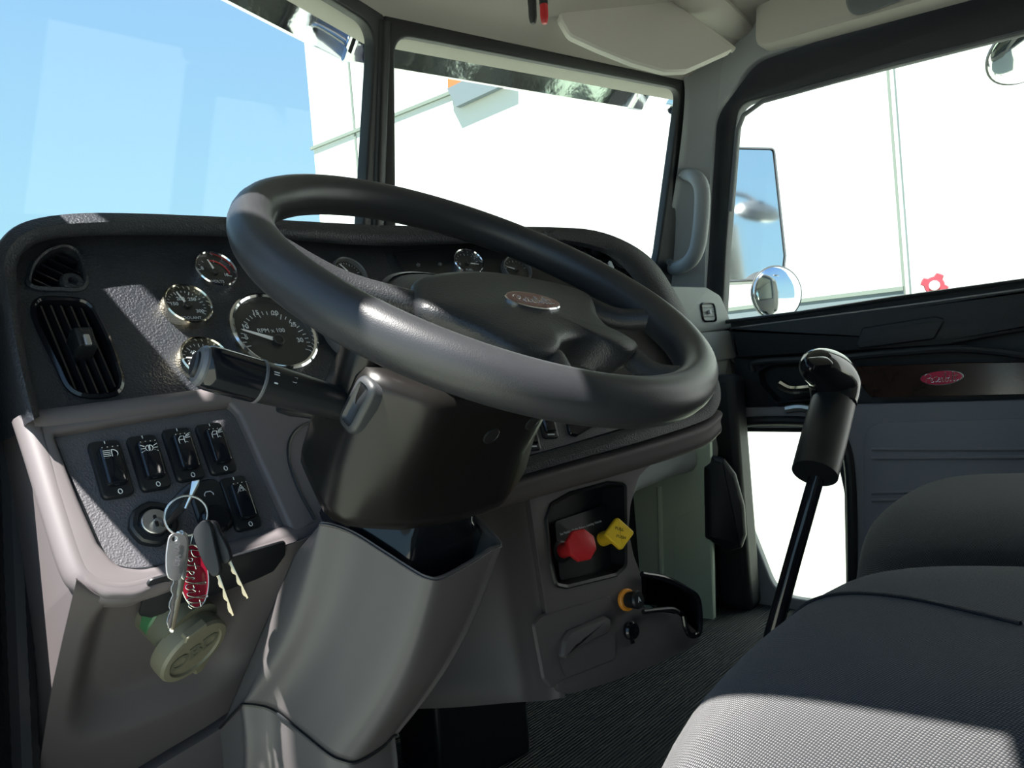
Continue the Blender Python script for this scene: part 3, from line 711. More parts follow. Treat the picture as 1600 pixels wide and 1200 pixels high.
s20 = [(-.128, .035), (-.153, -.060), (-.095, -.087), (-.03, -.096), (.035, -.092), (.108, -.056), (.108, .0), (.1, .06), (-.1, .06)]
s215 = [(a*.90, b*.86) for a, b in s20]
SHD = loft([secn([(a*.62, b*.62) for a, b in top], .088, .02), secn([(a*.68, b*.68) for a, b in top], .075, .02), secn(s05, .070, .025), secn(s07, .074, .028), secn([(a*.99, b*.99) for a, b in top], .084, .028), secn(s10, .098, .028), secn(s16, .15, .03), secn(s20, .192, .03), secn([(a*.985, b*.985) for a, b in s20], .204, .03), secn(s215, .212, .03)], True, True, True)
obj('lower_shroud', SHD, 'cowl_black', sc, smooth=70)
# upper shroud cap beyond the parting line at the left
up_ = [(-.095, .05), (-.130, .016), (-.134, -.012), (-.118, -.022), (-.07, .006), (.02, .04), (.05, .075), (-.06, .075)]
obj('upper_shroud', loft([secn([(a*.8, b*.8+.008) for a, b in up_], .046, .02), secn([(a*.95, b*.95+.004) for a, b in up_], .052, .02), secn(up_, .068, .02), secn(up_, .13, .02), secn([(a*1.0, b*1.0) for a, b in up_], .19, .02)], True, True, True), 'cowl_black', sc, smooth=60)
for x, y in ((768, 681), (832, 660)):
    F_ = surf(SHD, x, y, .0002)
    obj('screw_hole', [lathe(F_, [(.0088, -.003), (.0088, .0004), (.0080, .0008), (.0078, .0003)], 24, False)], 'smooth_black', sc)
    obj('hole_bottom', lathe(F_, [(.0078, .0003), (.0002, .0003)], 24, False), 'hole_black', sc)
cyl = CF(.0)
obj('hub_neck', lathe(Fr(CF(.1).o, WN, (1, 0, 0)), [(.055, 0), (.055, .05), (.045, .07)], 36), 'smooth_black', sc)
# flexible boot under the shroud
bt = [(-.05, -.075), (.055, -.072), (.075, .0), (.065, .06), (-.06, .06), (-.075, .0)]
def scl(p, k, du=0, dv=0): return [(a*k+du, b*k+dv) for a, b in p]
obj('column_boot', loft([secn(scl(bt, .62), .20, .015), secn(scl(bt, .66), .232, .015), secn(scl(bt, .80), .240, .015), secn(scl(bt, .84), .252, .015), secn(scl(bt, 1.0), .262, .015), secn(scl(bt, 1.05), .30, .015)], True, False, True), 'gloss_black', sc, smooth=60)

# ------------------------------------------------ column lower housing
ch = thing('column_housing', CF(.35).w(0, 0), 'smooth grey column housing sloping down to the floor below the black boot', 'column housing')
def cpx(x, y, t): return CF(t).P(x, y)
ts = [.262, .31, .36, .41, .455]
Et = [(503, 822), (548, 836), (600, 868), (645, 897), (668, 908), (690, 908), (735, 884), (768, 862), (780, 850)]
Eb = [(384, 1100), (425, 1108), (470, 1142), (512, 1176), (535, 1187), (558, 1189), (594, 1168), (612, 1150), (618, 1141)]
ut = [V(CF(.262).px(*p)) for p in Et]; ub = [V(CF(.465).px(*p)) for p in Eb]
rows = []
for k in range(6):
    s = k/5; t = .262+(.465-.262)*s; f = CF(t); bow = .012*sin(pi*s)
    q = [a_.lerp(b_, s) for a_, b_ in zip(ut, ub)]
    r_ = [f.w(q[0].x-.004, q[0].y)+V((0, .05, -.035)), f.w(q[0].x, q[0].y)+V((0, .012, -.006))]+[f.w(p.x+bow*.3, p.y-bow) for p in q]+[f.w(q[-1].x, q[-1].y+.06), f.w(q[-1].x-.01, q[-1].y+.10)]
    rows.append(r_)
f0 = rows[0]; inn = [p-WN*.004+(CF(.262).w(-.002, .0)-p)*.06+V((0, 0, .0)) for p in f0]
inn2 = [p-WN*.05 for p in inn]
topr = [p+WN*.003+(CF(.262).w(0, 0)-p)*.022 for p in f0]
obj('housing_shell', patch([inn2, inn, topr]+rows, 6, 6), 'housing_grey', ch, smooth=80, solid=.003)
lowr = [rows[-1], [p+V((0, .005, -.05)) for p in rows[-1]], [p+V((0, .03, -.16)) for p in rows[-1]], [p+V((0, .06, -.26)) for p in rows[-1]]]
obj('housing_foot', patch([[p+V((.0, .004, .0)) for p in rows[-1]]]+lowr[1:], 6, 5), 'housing_grey', ch, smooth=80)
obj('housing_seam', tube(catmull([p+(CF(.455).w(0, 0)-p)*-.01 for p in rows[-1]], 6, False), .0016, 6), 'smooth_black', ch)

# ------------------------------------------------ turn signal stalk
b0 = CF(.12).w(-.118, -.01); tip = hD(313, 571, .56); dd = (tip-b0).normalized(); Ls = (tip-b0).length
SF = Fr(b0, dd)
st = thing('turn_signal_stalk', b0, 'chunky black multifunction stalk pointing left from the steering column', 'stalk')
obj('stalk_arm', lathe(SF, [(.012, -.01), (.0135, .0), (.0150, Ls*.25), (.0165, Ls*.55), (.0172, Ls*.66)], 32), 'smooth_black', st)
obj('twist_grip', lathe(SF, [(.0168, Ls*.66), (.0178, Ls*.67), (.0178, Ls*.93), (.0172, Ls*.97), (.0162, Ls*.985)], 32), 'gloss_black', st)
obj('grip_groove', lathe(SF, [(.0175, Ls*.645), (.0181, Ls*.65), (.0181, Ls*.663), (.0175, Ls*.668)], 32, False), 'bezel_grey', st)
TF = Fr(SF.w(0, 0, Ls*.985), dd, (0, 0, 1))
obj('end_cap', prof(TF, circle(.0160, 28), [(0, -.004), (0, .002), (.002, .0045), (.006, .005)], True), 'bezel_grey', st)
obj('end_button', prof(TF, circle(.0105, 24, .0075), [(0, .004), (0, .0065), (.0015, .008), (.004, .0078)]), 'smooth_black', st)
mk = []
cdir = (CAM-SF.w(0, 0, Ls*.5)); cdir = (cdir-dd*cdir.dot(dd)).normalized(); upd = dd.cross(cdir)
if upd.z < 0: upd = -upd
GF = Fr(SF.w(0, 0, 0)+ (cdir*.82+upd*.55).normalized()*.0160, (cdir*.82+upd*.55).normalized(), -dd)
for k, (u, w_) in enumerate(((-Ls*.62, .005), (-Ls*.62, .0)),):
    pass
mk.append(text(GF, '=', .010, -Ls*.60, 0, .0006)); mk.append(text(GF, '-', .012, -Ls*.60, -.007, .0))
for du in (-.49, -.36):
    mk += strokes(GF, [[(-3, -3), (3, -3), (4, 3), (-4, 3), (-3, -3)], [(0, -3), (2, 3)]], .0004, Ls*du, 0, -.0002 if du < -.4 else -.0012, .0008)
obj('stalk_symbols', mk, 'pale', st, smooth=0)
QF = surf(SHD, 560, 632, .0)
QF = Fr(QF.o, (QF.n+dd).normalized(), WN.cross((QF.n+dd).normalized()))
obj('stalk_socket', prof(QF, rrect(.028, .050, .012), [(0, -.03), (0, .0), (.002, .003), (.006, .004), (.008, .001)], True), 'bezel_dark', st, smooth=60)
# small lever below, just showing behind the stalk
tag(obj('trailer_brake_lever', tube([hD(520, 650, .70), hD(490, 645, .70), hD(455, 640, .69), hD(436, 636, .68)], [.005, .006, .0065, .005], 12), 'smooth_black'), 'short black lever peeking out below the thick turn signal stalk', 'lever')

# ================================================================== STEERING WHEEL
sw = thing('steering_wheel', W, 'black leather steering wheel with padded hub and oval red emblem', 'steering wheel')
RW = .212
def ringpt(a, r=RW, h=0): return W+V((1, 0, 0))*r*cos(a)+CF(0).u*r*sin(a)+WN*h
def rim_data():
    loops = []
    for i in range(96):
        a = 2*pi*i/96; rr = (CF(0).r*cos(a)+CF(0).u*sin(a)); c = ringpt(a)
        loops.append([c+rr*.0185*cos(b)+WN*(.0205*sin(b)) for b in [2*pi*k/20 for k in range(20)]])
    return loft(loops+[loops[0]])
obj('rim', rim_data(), 'leather', sw)
PF = CF(.010)
padpx = [(641, 452), (655, 441), (690, 434), (740, 432), (790, 436), (840, 445), (885, 455), (915, 466), (926, 480), (934, 505), (955, 525), (985, 540), (996, 549), (985, 557), (960, 553), (925, 541), (895, 537), (876, 545), (868, 557), (850, 560), (815, 556), (785, 545), (745, 523), (700, 504), (668, 492), (650, 480)]
po = [V((a, b)) for a, b in PF.pxs(padpx)]
po = [V((p.x, p.y)) for p in catmull([(p.x, p.y, 0) for p in po], 4)]
pc = sum(po, V((0, 0)))/len(po)
def shr(k): return [pc+(p-pc)*k for p in po]
obj('hub_pad', loft([[PF.w(p.x, p.y, h) for p in shr(k)] for k, h in ((.90, -.022), (.95, -.014), (.985, -.007), (1.0, 0), (.988, .0045), (.95, .0075), (.86, .0100), (.65, .0118), (.35, .0125), (.12, .0127))], True, True, True), 'pad_leather', sw, smooth=80)
PT = CF(.010-.0127)
ef = PT.at(832, 472, 0, -6)
em_ = obj('emblem', prof(ef, [V((.0330*cos(a), .0175*sin(a))) for a in [2*pi*i/40 for i in range(40)]], [(0, -.006), (0, .0015), (.001, .0025), (.002, .002)]), 'chrome', sw, label='red oval emblem with script lettering')
obj('emblem_enamel', prof(ef, [V((.0312*cos(a), .0157*sin(a))) for a in [2*pi*i/40 for i in range(40)]], [(0, .001), (0, .0026)]), 'red_enamel', em_)
obj('emblem_script', strokes(ef, SCRIPT, .00035, 0, 0, .0028, .0082, smooth=True), 'chrome', em_)
# spokes
def spoke(p0, ang, r0=.0125, r1=.0145, mid=None, h0=.0):
    f = PF; a = f.w(*f.px(*p0), -.006); e = ringpt(rad(ang), RW-.004)
    m_ = a.lerp(e, .5)-WN*.008
    return tube(catmull([a, m_, e], 6, False), [r0+(r1-r0)*i/12 for i in range(13)], 16, flat=.85, up=WN)
PFp = PF.px
def angof(x, y):
    u, v_ = CF(0).px(x, y); return math.degrees(math.atan2(v_, u))
for p0, tgt in (((655, 466), None), ((866, 552), (905, 600)), ((985, 546), (1070, 590)), ((920, 470), (1035, 500))):
    ang = 164 if tgt is None else angof(*tgt)
    obj('spoke', spoke(p0, ang), 'pad_leather', sw, smooth=60)
obj('hub_back', lathe(Fr(CF(.055).o, WN, (1, 0, 0)), [(.05, -.03), (.062, -.01), (.080, .008), (.088, .022), (.080, .026)], 44), 'pad_leather', sw, smooth=60)
obj('ridged_cover', [lathe(Fr(CF(.05).o, WN, (1, 0, 0)), [(.086, .010), (.092, .012), (.092, .018), (.086, .020)], 44, False)], 'smooth_black', sw)

# ================================================================== KEYS
RG = A.P(291, 806, .045); KF = Fr(RG, V((-.35, -1, .12)))
kr = thing('key_ring', RG, 'thin steel key ring hanging from the ignition key', 'key ring')
obj('ring_wire', [tube([KF.w(.0185*cos(i*pi/24), .0185*sin(i*pi/24), 0) for i in range(48)], .0008, 8, True), tube([KF.w(.0181*cos(i*pi/24), .0181*sin(i*pi/24), .0012) for i in range(48)], .0008, 8, True)], 'steel', kr)
# black ignition key standing in the lock
K = A.at(238, 821, .004)
ik = thing('ignition_key', K.w(0, 0, .01), 'black headed key turned in the ignition lock', 'key')
hd = KF.pxs([(255, 812), (262, 790), (280, 768), (298, 753), (311, 750), (313, 757), (304, 778), (290, 797), (276, 812), (262, 822), (252, 822)])
KH = Fr(KF.w(0, 0, -.008), KF.n, KF.r)
obj('key_head', prof(KH, [V((p.x, p.y)) for p in catmull([(*p, 0) for p in hd], 4)], [(.002, -.004), (0, -.002), (0, .002), (.002, .004)], True), 'smooth_black', ik, smooth=50)
obj('key_blade', tube([K.w(0, 0, .008), K.w(0, 0, .016), KH.w(*KF.px(258, 815), 0)], .003, 8, flat=.35), 'brushed', ik)
tip_ = KF.pxs([(300, 752), (312, 749), (313, 757), (300, 780), (292, 796), (288, 794), (296, 775)])
obj('chrome_edge', prof(Fr(KF.w(0, 0, -.003), KF.n, KF.r), [V(p) for p in tip_], [(.0, -.002), (0, .0015), (.0008, .002)], True), 'steel', ik, smooth=40)
def key(name, label, cat, F, head, blade, mt_h, mt_b, th_, group=None, hl='key_head', hole=None, br=.0015):
    q = F.w(*F.px(*head[0]))
    r_ = thing(name, q, label, cat, group)
    hp = F.pxs(head); hp = [V((p.x, p.y)) for p in catmull([(*p, 0) for p in hp], 3)]
    obj(hl, plate(F, hp, [circle(hole[2], 12, None, *F.px(hole[0], hole[1]))] if hole else [], th_, br*.4, th_/2), mt_h, r_)
    if blade:
        (x0, y0), (x1, y1), w = blade
        a, b = V(F.px(x0, y0)), V(F.px(x1, y1)); d = (b-a).normalized(); e = V((-d.y, d.x)); L_ = (b-a).length
        ol = [a+e*w/2, a-e*w/2]; n = 7
        for i in range(n):
            s = L_*(i+.5)/n; c = .0008+.0012*((i*37) % 5)/5
            ol += [a+d*(s-L_*.25/n)-e*(w/2-c*(i % 2)), a+d*(s+L_*.25/n)-e*(w/2-c*(1-i % 2)*1.2)]
        ol += [b-e*w*.2, b+e*w*.3]
        obj('key_blade', plate(F, ol, [], .0018, .0003, .0009), mt_b, r_)
    return r_
sk_head = [(266, 832), (280, 828), (296, 834), (300, 850), (292, 885), (283, 902), (262, 898), (258, 870), (261, 845)]
for i, (dx, hh, lab) in enumerate(((16, -.004, 'silver house key at the back of the fanned bunch'), (11, 0, 'middle silver key of the fanned bunch'), (20, .004, 'silver key at the right of the fanned bunch'), (0, .008, 'front silver key of the bunch with stamped bow'))):
    F_ = Fr(KF.w(0, 0, .002+hh), (KF.n+KF.r*(.22*(i-1.5))).normalized(), KF.r)
    kk = .8 if i == 3 else .34
    hd = [(262+(x-262)*kk+dx, y+i*1.5) for x, y in sk_head]
    k = key('key', lab, 'key', F_, hd, ((275+dx*.55, 896), (264+dx*.25, 988-i*2), .0058), 'brushed' if i in (0, 3) else 'steel', 'brass_key' if i == 2 else 'steel', .0022, 'silver keys on the ring', hole=(272, 842, .0022) if i == 3 else None)
    if i == 3: obj('stamping', [text(F_, s, .0055, *F_.px(276, y), .0028, 75, th=.0002) for s, y in (('1A81', 852), ('USA', 876))], 'bezel_grey', k)
for i, (lab, hd, bl, hh) in enumerate((
        ('black headed key with long thin blade, nearer the red tag', [(304, 832), (312, 818), (322, 812), (331, 820), (338, 850), (346, 888), (341, 899), (332, 898), (320, 880), (310, 855)], ((338, 893), (364, 962), .0042), .012),
        ('black headed key at the far right of the bunch', [(318, 824), (326, 814), (338, 816), (346, 832), (358, 855), (362, 872), (356, 880), (348, 878), (336, 862), (324, 842)], ((357, 875), (387, 935), .0042), .002))):
    F_ = Fr(KF.w(0, 0, hh), (KF.n+KF.r*(-.5)).normalized(), KF.r)
    key('key', lab, 'key', F_, hd, bl, 'rubber', 'brass_key', .008, 'black headed keys', br=.004)
# oval red tag
TFr = Fr(KF.w(0, 0, -.002), (KF.n+KF.r*.15), KF.r)
tg = thing('oval_key_tag', TFr.P(304, 860), 'oval dark red enamel key tag with script lettering', 'key tag')
u0, v0 = TFr.px(303, 900); a_ = V(TFr.px(296, 852)); b_ = V(TFr.px(308, 951)); axd = (b_-a_); La = axd.length/2; ang = math.atan2(axd.y, axd.x)
OF = Fr(TFr.w(u0, v0), TFr.n, TFr.r*cos(ang)+TFr.u*sin(ang))
ov = [V((La*cos(t_), .0128*sin(t_))) for t_ in [2*pi*i/44 for i in range(44)]]
obj('tag_plate', prof(OF, ov, [(0, -.001), (0, .001), (.0005, .0015), (.0012, .0013)], True), 'steel', tg)
obj('tag_enamel', prof(OF, inset(ov, .0010), [(0, .0008), (0, .0014)]), 'red_enamel', tg)
obj('tag_script', strokes(OF, SCRIPT, .00045, 0, 0, .0017, .0098, smooth=True), 'steel', tg)
obj('tag_link', tube([OF.w(-La+.002, 0, 0), KF.w(.004, -.0185, .0)], .0009, 6), 'steel', tg)

# ================================================================== OBD CAP
OC = K1.P(299, 1012, .030); ON = (V((.25, -.80, -.62))).normalized(); OFm = Fr(OC, ON)
ob = thing('diagnostic_port_cap', OC, 'olive round diagnostic port cap lettered OBD with green ring behind', 'port cap')
ro = .036
obj('cap_disc', lathe(OFm, [(ro*.98, -.012), (ro, -.006), (ro, .004), (ro*.95, .007), (ro*.80, .0075), (ro*.78, .005), (ro*.0+.0003, .005)], 48, False), 'olive', ob)
obj('cap_barrel', lathe(Fr(OC-ON*.03+OFm.u*.014, ON), [(ro*.86, -.02), (ro*.86, .02)], 40), 'olive_dark', ob)
obj('green_ring', lathe(Fr(OC-ON*.034+OFm.u*.017, ON), [(ro*.86, -.01), (ro*.90, -.008), (ro*.90, .002), (ro*.86, .004)], 16), 'green', ob)
obj('lettering', text(OFm, 'OBD', .025, 0, -.001, .0052, 24, th=.0008, bold=.0006), 'olive_dark', ob)
obj('finger_tab', prof(Fr(OFm.w(.022, -.036, -.002), ON, OFm.r), fillet([V((-.012, .012)), V((.016, .012)), V((.012, -.012)), V((.004, -.014))], .003), [(0, -.006), (0, .002), (.002, .004)], True), 'olive', ob)
obj('grip_notch', prof(Fr(OFm.w(-.012, .030, .006), ON, OFm.r), fillet([V((-.012, -.008)), V((.010, .002)), V((.008, .010)), V((-.012, .0))], .002), [(0, -.006), (0, .001), (.001, .002)], True), 'olive', ob)

# ================================================================== CENTRE CONSOLE PANEL
nc = V((-sin(rad(12)), -cos(rad(12)), .14)).normalized()
CP = Fr(B.P(935, 712, -.01), nc)
co = thing('centre_console', CP.P(900, 900), 'grey console panel with parking brake knobs below the dash pod', 'console')
# sloping band below the pod
bandT = [(1126, 642), (1098, 664), (1000, 696), (850, 738), (700, 784), (560, 826)]
r0 = [B.P(x, y, .022) for x, y in bandT]
r1 = [B.P(x, y+16, .018) for x, y in bandT]
r2 = [B.P(x, y+34, .002) for x, y in bandT]
r3 = [CP.P(x-12, y+42, .0)*.5+B.P(x-12, y+42, -.004)*.5 for x, y in bandT]
obj('upper_band', patch([[p+V((0, .05, .01)) for p in r0], r0, r1, r2, [p+V((0, .03, -.01)) for p in r2]], 5, 4), 'console_grey', co, smooth=60)
cpo = [(700, 760), (820, 752), (850, 745), (1040, 690), (1052, 700), (1010, 732), (1000, 745), (985, 790), (983, 830), (990, 868), (1002, 900), (1004, 952), (1060, 960), (1092, 990), (1088, 1008), (1030, 1036), (960, 1064), (886, 1087), (866, 1086), (832, 1080)]
rec = fillet(CP.pxs([(852, 812), (860, 788), (890, 771), (950, 754), (976, 756), (977, 885), (962, 898), (885, 917), (868, 914), (860, 880)]), [.01, .01, .01, .01, .008, .014, .008, .01, .01, .01])
pc_ = fillet(CP.pxs([(822, 748), (1046, 686), (1052, 700), (1010, 732), (998, 745), (985, 790), (982, 830), (990, 868), (1002, 900), (1004, 952), (1060, 960), (1092, 990), (1088, 1008), (1030, 1036), (960, 1064), (890, 1085), (872, 1082)]), [0, .0, .01, .01, .02, .03, .03, .03, .03, .02, .02, .03, .02, .02, .02, .02, .01])
obj('console_face', plate(CP, pc_, [rec], .03, .001, .0005), 'console_grey', co)
# curved flank turning away to the left, behind the column
def cw(x, y, d=0, dx=0): return CP.P(x, y)+V((dx, d, 0))
fl = []
for (xt, yt), (xb, yb), d in (((834, 745), (884, 1081), -.0012), ((824, 748), (874, 1081), .003), ((812, 752), (860, 1084), .018), ((790, 756), (836, 1086), .05), ((760, 764), (800, 1088), .085), ((700, 778), (700, 1096), .13), ((560, 815), (560, 1100), .17)):
    p0, p1 = CP.P(xt, yt), CP.P(xb, yb)
    col = []
    for k in range(6):
        q = p0.lerp(p1, k/5)
        r = (q-CAM)
        col.append(CAM+r*((r.length+d)/r.length)-CP.n*.002)
    fl.append(col)
rows = [[fl[j][i] for j in range(len(fl))] for i in range(6)]
rows.append([p+V((0, .03, -.012)) for p in rows[-1]]); rows.append([p+V((0, .22, .0)) for p in rows[-1]])
obj('console_flank', patch(rows, 6, 4), 'console_grey', co, smooth=60)
# parking brake recess
RB = CP
obj('brake_recess', [prof(RB, inset(rec, -.003), [(0, .001), (.002, .004), (.006, .002), (.008, -.03), (.010, -.045)], False, True)], 'smooth_black', co)
BPf = Fr(RB.P(905, 850, -.032), (CP.n+V((0, 0, .12))))
bpn = obj('brake_plate', plate(BPf, fillet(BPf.pxs([(866, 815), (963, 782), (968, 888), (874, 908)]), .006), [], .003, .0008, .002), 'smooth_black', co)
a0, a1 = V(BPf.px(866, 838)), V(BPf.px(945, 812)); dl = a1-a0
obj('brake_lettering', text(BPf, 'Set Parking Brake Before Leaving Vehicle', .0052, *((a0+a1)/2), .0024, math.degrees(math.atan2(dl.y, dl.x)), th=.0002), 'pale', bpn, smooth=0)
def pull(x, y, hx, hy, ang0, sides, r, mt, label, name='pull_knob'):
    base = BPf.P(x, y, .002); head = hD(hx, hy, (base-CAM).dot(FW)-.055)
    d = (head-base).normalized(); F_ = Fr(base, d); L_ = (head-base).length
    t = thing(name, base, label, 'knob')
    obj('knob_stem', lathe(F_, [(.0115, 0), (.0115, .01), (.0105, .014), (.0115, L_*.7), (.013, L_-.003)], 20), mt, t)
    H = Fr(head, d)
    ol = fillet([V((r*cos(rad(ang0)+2*pi*i/sides), r*sin(rad(ang0)+2*pi*i/sides))) for i in range(sides)], r*.18, 3)
    obj('knob_head', prof(H, ol, [(.003, -.006), (0, -.003), (0, .004), (.0015, .0065), (.004, .0075)], True), mt, t)
    return t, H
t, H = pull(878, 861, 907, 852, 22, 8, .0235, 'red_plastic', 'red octagonal parking brake pull knob in the black recess')
obj('collar', lathe(BPf.at(876, 862, .001), [(.016, 0), (.016, .004), (.012, .006)], 24), 'smooth_black', t)
t, H = pull(942, 842, 966, 834, 85, 4, .0245, 'yellow_plastic', 'yellow diamond shaped brake pull knob beside the red one')
obj('knob_marks', [text(H, 'PULL', .0065, 0, .006, .0078, -20), text(H, 'PUSH', .0065, .0, -.006, .0078, -20)], 'ink', t, smooth=0)
# ash tray drawer
do = fillet(CP.pxs([(832, 975), (845, 962), (950, 930), (960, 945), (962, 1030), (880, 1062), (860, 1075), (848, 1060)]), .008)
dr = obj('ash_tray', prof(CP, do, [(-.0012, -.001), (0, .0005), (.0015, .0028), (.003, .003)]), 'console_grey', co)
go = fillet(CP.pxs([(873, 1000), (882, 985), (938, 962), (948, 966), (946, 985), (940, 990), (892, 1012), (878, 1030), (870, 1024)]), .006)
obj('ash_tray_grip', prof(CP, go, [(0, .0025), (0, .008), (.003, .013), (.006, .014)]), 'console_grey', dr)
g2 = fillet(CP.pxs([(872, 1030), (880, 1012), (942, 988), (956, 992), (958, 1028), (882, 1058)]), .008)
obj('ash_tray_hollow', prof(CP, g2, [(0, .003), (.0, .0045), (.002, .0045)]), 'console_grey', dr)
# lighter socket with orange collar; black plug cap
L1 = CP.at(978, 937, .004)
lt = thing('cigarette_lighter', L1.o, 'black knob with orange collar on the console beside the ash tray', 'lighter')
obj('orange_collar', lathe(L1, [(.0165, 0), (.0165, .004), (.0145, .006), (.011, .006)], 28), 'orange', lt)
LK = Fr(L1.w(.0, .0, .004), L1.n+V((.18, .1, 0)))
obj('lighter_knob', lathe(LK, [(.0115, 0), (.0125, .010), (.0135, .018), (.012, .021)], 28), 'smooth_black', lt)
obj('lighter_symbol', text(LK, 'A', .011, 0, 0, .0212), 'pale', lt, smooth=0)
L2 = CP.at(984, 985, .004)
tag(obj('socket_cap', [lathe(L2, [(.0135, 0), (.0135, .006), (.011, .009), (.006, .009), (.006, .007)], 28), box(L2, -.003, .003, -.019, -.012, 0, .003)], 'gloss_black'), 'round black power socket cap below the cigarette lighter', 'cap')
# cup holder
HC = CP
ho = fillet(HC.pxs([(1003, 893), (1040, 902), (1075, 921), (1094, 938), (1096, 985), (1078, 996), (1068, 985), (1064, 958), (1050, 951), (1003, 949)]), .008)
cu = thing('cup_holder', HC.P(1045, 940), 'glossy black cup holder ring at the right end of the console', 'cup holder')
obj('holder_tray', prof(HC, ho, [(.004, .004), (.004, -.06)], False, True), 'gloss_black', cu)
ring_ = catmull([HC.P(x, y, .012) for x, y in ((1003, 897), (1040, 904), (1075, 922), (1091, 938), (1093, 985), (1080, 993), (1072, 982), (1068, 962))], 5, False)
obj('holder_rim', tube(ring_, .0045, 10), 'gloss_black', cu)
obj('holder_lip', tube(catmull([HC.P(x, y, .01) for x, y in ((1005, 956), (1030, 953), (1050, 952), (1060, 957))], 5, False), .004, 10), 'smooth_black', cu)
# heater duct on the floor under the console
tag(obj('floor_duct', [box(Fr(V((.93, .95, .0)), (-.2, -1, 0)), -.12, .08, .0, .22, -.15, 0)], 'smooth_black', bevel=.01), 'black louvred heater duct standing under the console', 'duct')

# ================================================================== PASSENGER SIDE
PD = Fr((1.6, .99, 0), (-.25, -1, .1))
pd = thing('passenger_dash', PD.P(1095, 560), 'pale grey passenger side dash end with a small black vent', 'dashboard')
pa = fillet(PD.pxs([(1040, 448), (1100, 449), (1122, 462), (1134, 490), (1139, 514), (1040, 530)]), [.0, .01, .03, .02, .0, .0])
obj('upper_block', prof(PD, pa, [(0, -.2), (0, .004), (.004, .01), (.01, .012)]), 'light_grey', pd)
pb = fillet(PD.pxs([(1040, 520), (1139, 516), (1150, 560), (1040, 580)]), [.0, .01, .01, .0])
obj('middle_block', prof(PD, pb, [(0, -.2), (0, .0), (.004, .006), (.01, .007)]), 'light_grey', pd)
pcx = [(1040, 560), (1150, 549), (1158, 600), (1157, 660), (1146, 705), (1110, 732), (1060, 745), (1000, 770), (985, 800), (900, 780), (900, 600)]
obj('lower_block', prof(PD, fillet(PD.pxs(pcx), [.0, .01, .03, .03, .04, .03, .02, .02, .0, .0, .0]), [(0, -.2), (0, -.03), (.006, -.012), (.02, -.001), (.035, .002)]), 'light_grey', pd, smooth=60)
vp = PD.at(1106, 488, .010, 0)
pv = obj('small_vent', prof(vp, rrect(.062, .058, .016), [(0, 0), (0, .004), (.004, .006), (.006, .002), (.008, -.02)], False, True), 'gloss_black', pd)
for k in range(3): obj('slat', box(vp, -.024, .024, -.014+k*.013, -.011+k*.013, -.012, .003), 'bezel_grey', pv)
obj('vent_tab', prof(vp, rrect(.008, .012, .003, 4), [(0, 0), (0, .01), (.001, .011)]), 'pale', pv)
# side of the footwell, light from the low door window put into its colour
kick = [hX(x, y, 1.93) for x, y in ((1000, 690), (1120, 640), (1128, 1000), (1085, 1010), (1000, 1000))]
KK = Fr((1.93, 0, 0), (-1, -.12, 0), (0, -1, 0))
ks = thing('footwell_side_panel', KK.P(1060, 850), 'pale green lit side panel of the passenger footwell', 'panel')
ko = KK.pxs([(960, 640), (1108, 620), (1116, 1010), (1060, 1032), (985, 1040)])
obj('panel_sheet', plate(KK, ko, [], .02, .003), 'green_lit_panel', ks)
obj('access_cover', prof(KK, fillet(KK.pxs([(1054, 815), (1065, 805), (1108, 786), (1116, 980), (1054, 990)]), .01), [(0, 0), (0, .002), (.001, .003)]), 'green_lit_panel', ks)
obj('panel_rib', tube([KK.P(1030, 760, .0), KK.P(1036, 990, .0)], .008, 8), 'green_lit_panel', ks)
# padded dark hinge cover / pocket at the door edge
HB = Fr(V((1.84, .93, 0)), (-.75, -.6, 0))
hb = fillet(HB.pxs([(1100, 730), (1112, 712), (1132, 716), (1150, 740), (1164, 790), (1167, 835), (1160, 855), (1140, 862), (1118, 850), (1102, 840)]), .01)
tag(obj('hinge_cover', prof(HB, hb, [(.004, -.05), (0, -.03), (0, .0), (.006, .012), (.014, .016)], True), 'rubber', smooth=70), 'dark rounded padded cover in the passenger door jamb beside the low window', 'cover')
obj_ = struct('trim_8', bx(1.90, 1.985, .90, 1.0, -.0, .66), 'rubber', bevel=.02)

# grab handle on the windscreen pillar
GX = 1.955
gp = [hX(x, y, GX-.005) for x, y in ((1065, 279), (1072, 272))]+[hX(x, y, GX-.055) for x, y in ((1088, 278), (1097, 298), (1096, 340), (1090, 385), (1078, 408))]+[hX(x, y, GX-.03) for x, y in ((1060, 418),)]+[hX(1050, 421, GX-.005)]
gh = thing('grab_handle', hX(1090, 350, GX), 'pale grey curved grab handle on the passenger side windscreen pillar', 'grab handle')
gl_ = catmull(gp, 5, False)
obj('handle_bar', tube(gl_, [.019+.003*sin(pi*i/(len(gl_)-1)) for i in range(len(gl_))], 16, flat=.8), 'pillar_grey', gh, smooth=70)
s_ = Fr(hX(1047, 410, GX-.032), (-1, -.4, 0)); obj('screw', lathe(s_, [(.010, -.004), (.010, .004), (.007, .005), (.006, .001)], 16), 'bezel_grey', gh)
# pillar cover facing the driver
PC = [[(hX(x, y, X)) for x, y, X in r] for r in (
    [(1062, 100, 1.93), (1080, 100, 1.955), (1130, 90, 1.985)],
    [(1070, 150, 1.93), (1084, 150, 1.955), (1120, 170, 1.985)],
    [(1058, 270, 1.93), (1072, 270, 1.955), (1108, 290, 1.985)],
    [(1040, 370, 1.93), (1055, 375, 1.955), (1102, 400, 1.985)],
    [(1020, 460, 1.93), (1045, 460, 1.955), (1100, 480, 1.985)])]
struct('trim_9', patch(PC, 6, 6), 'pillar_grey', smooth=80)

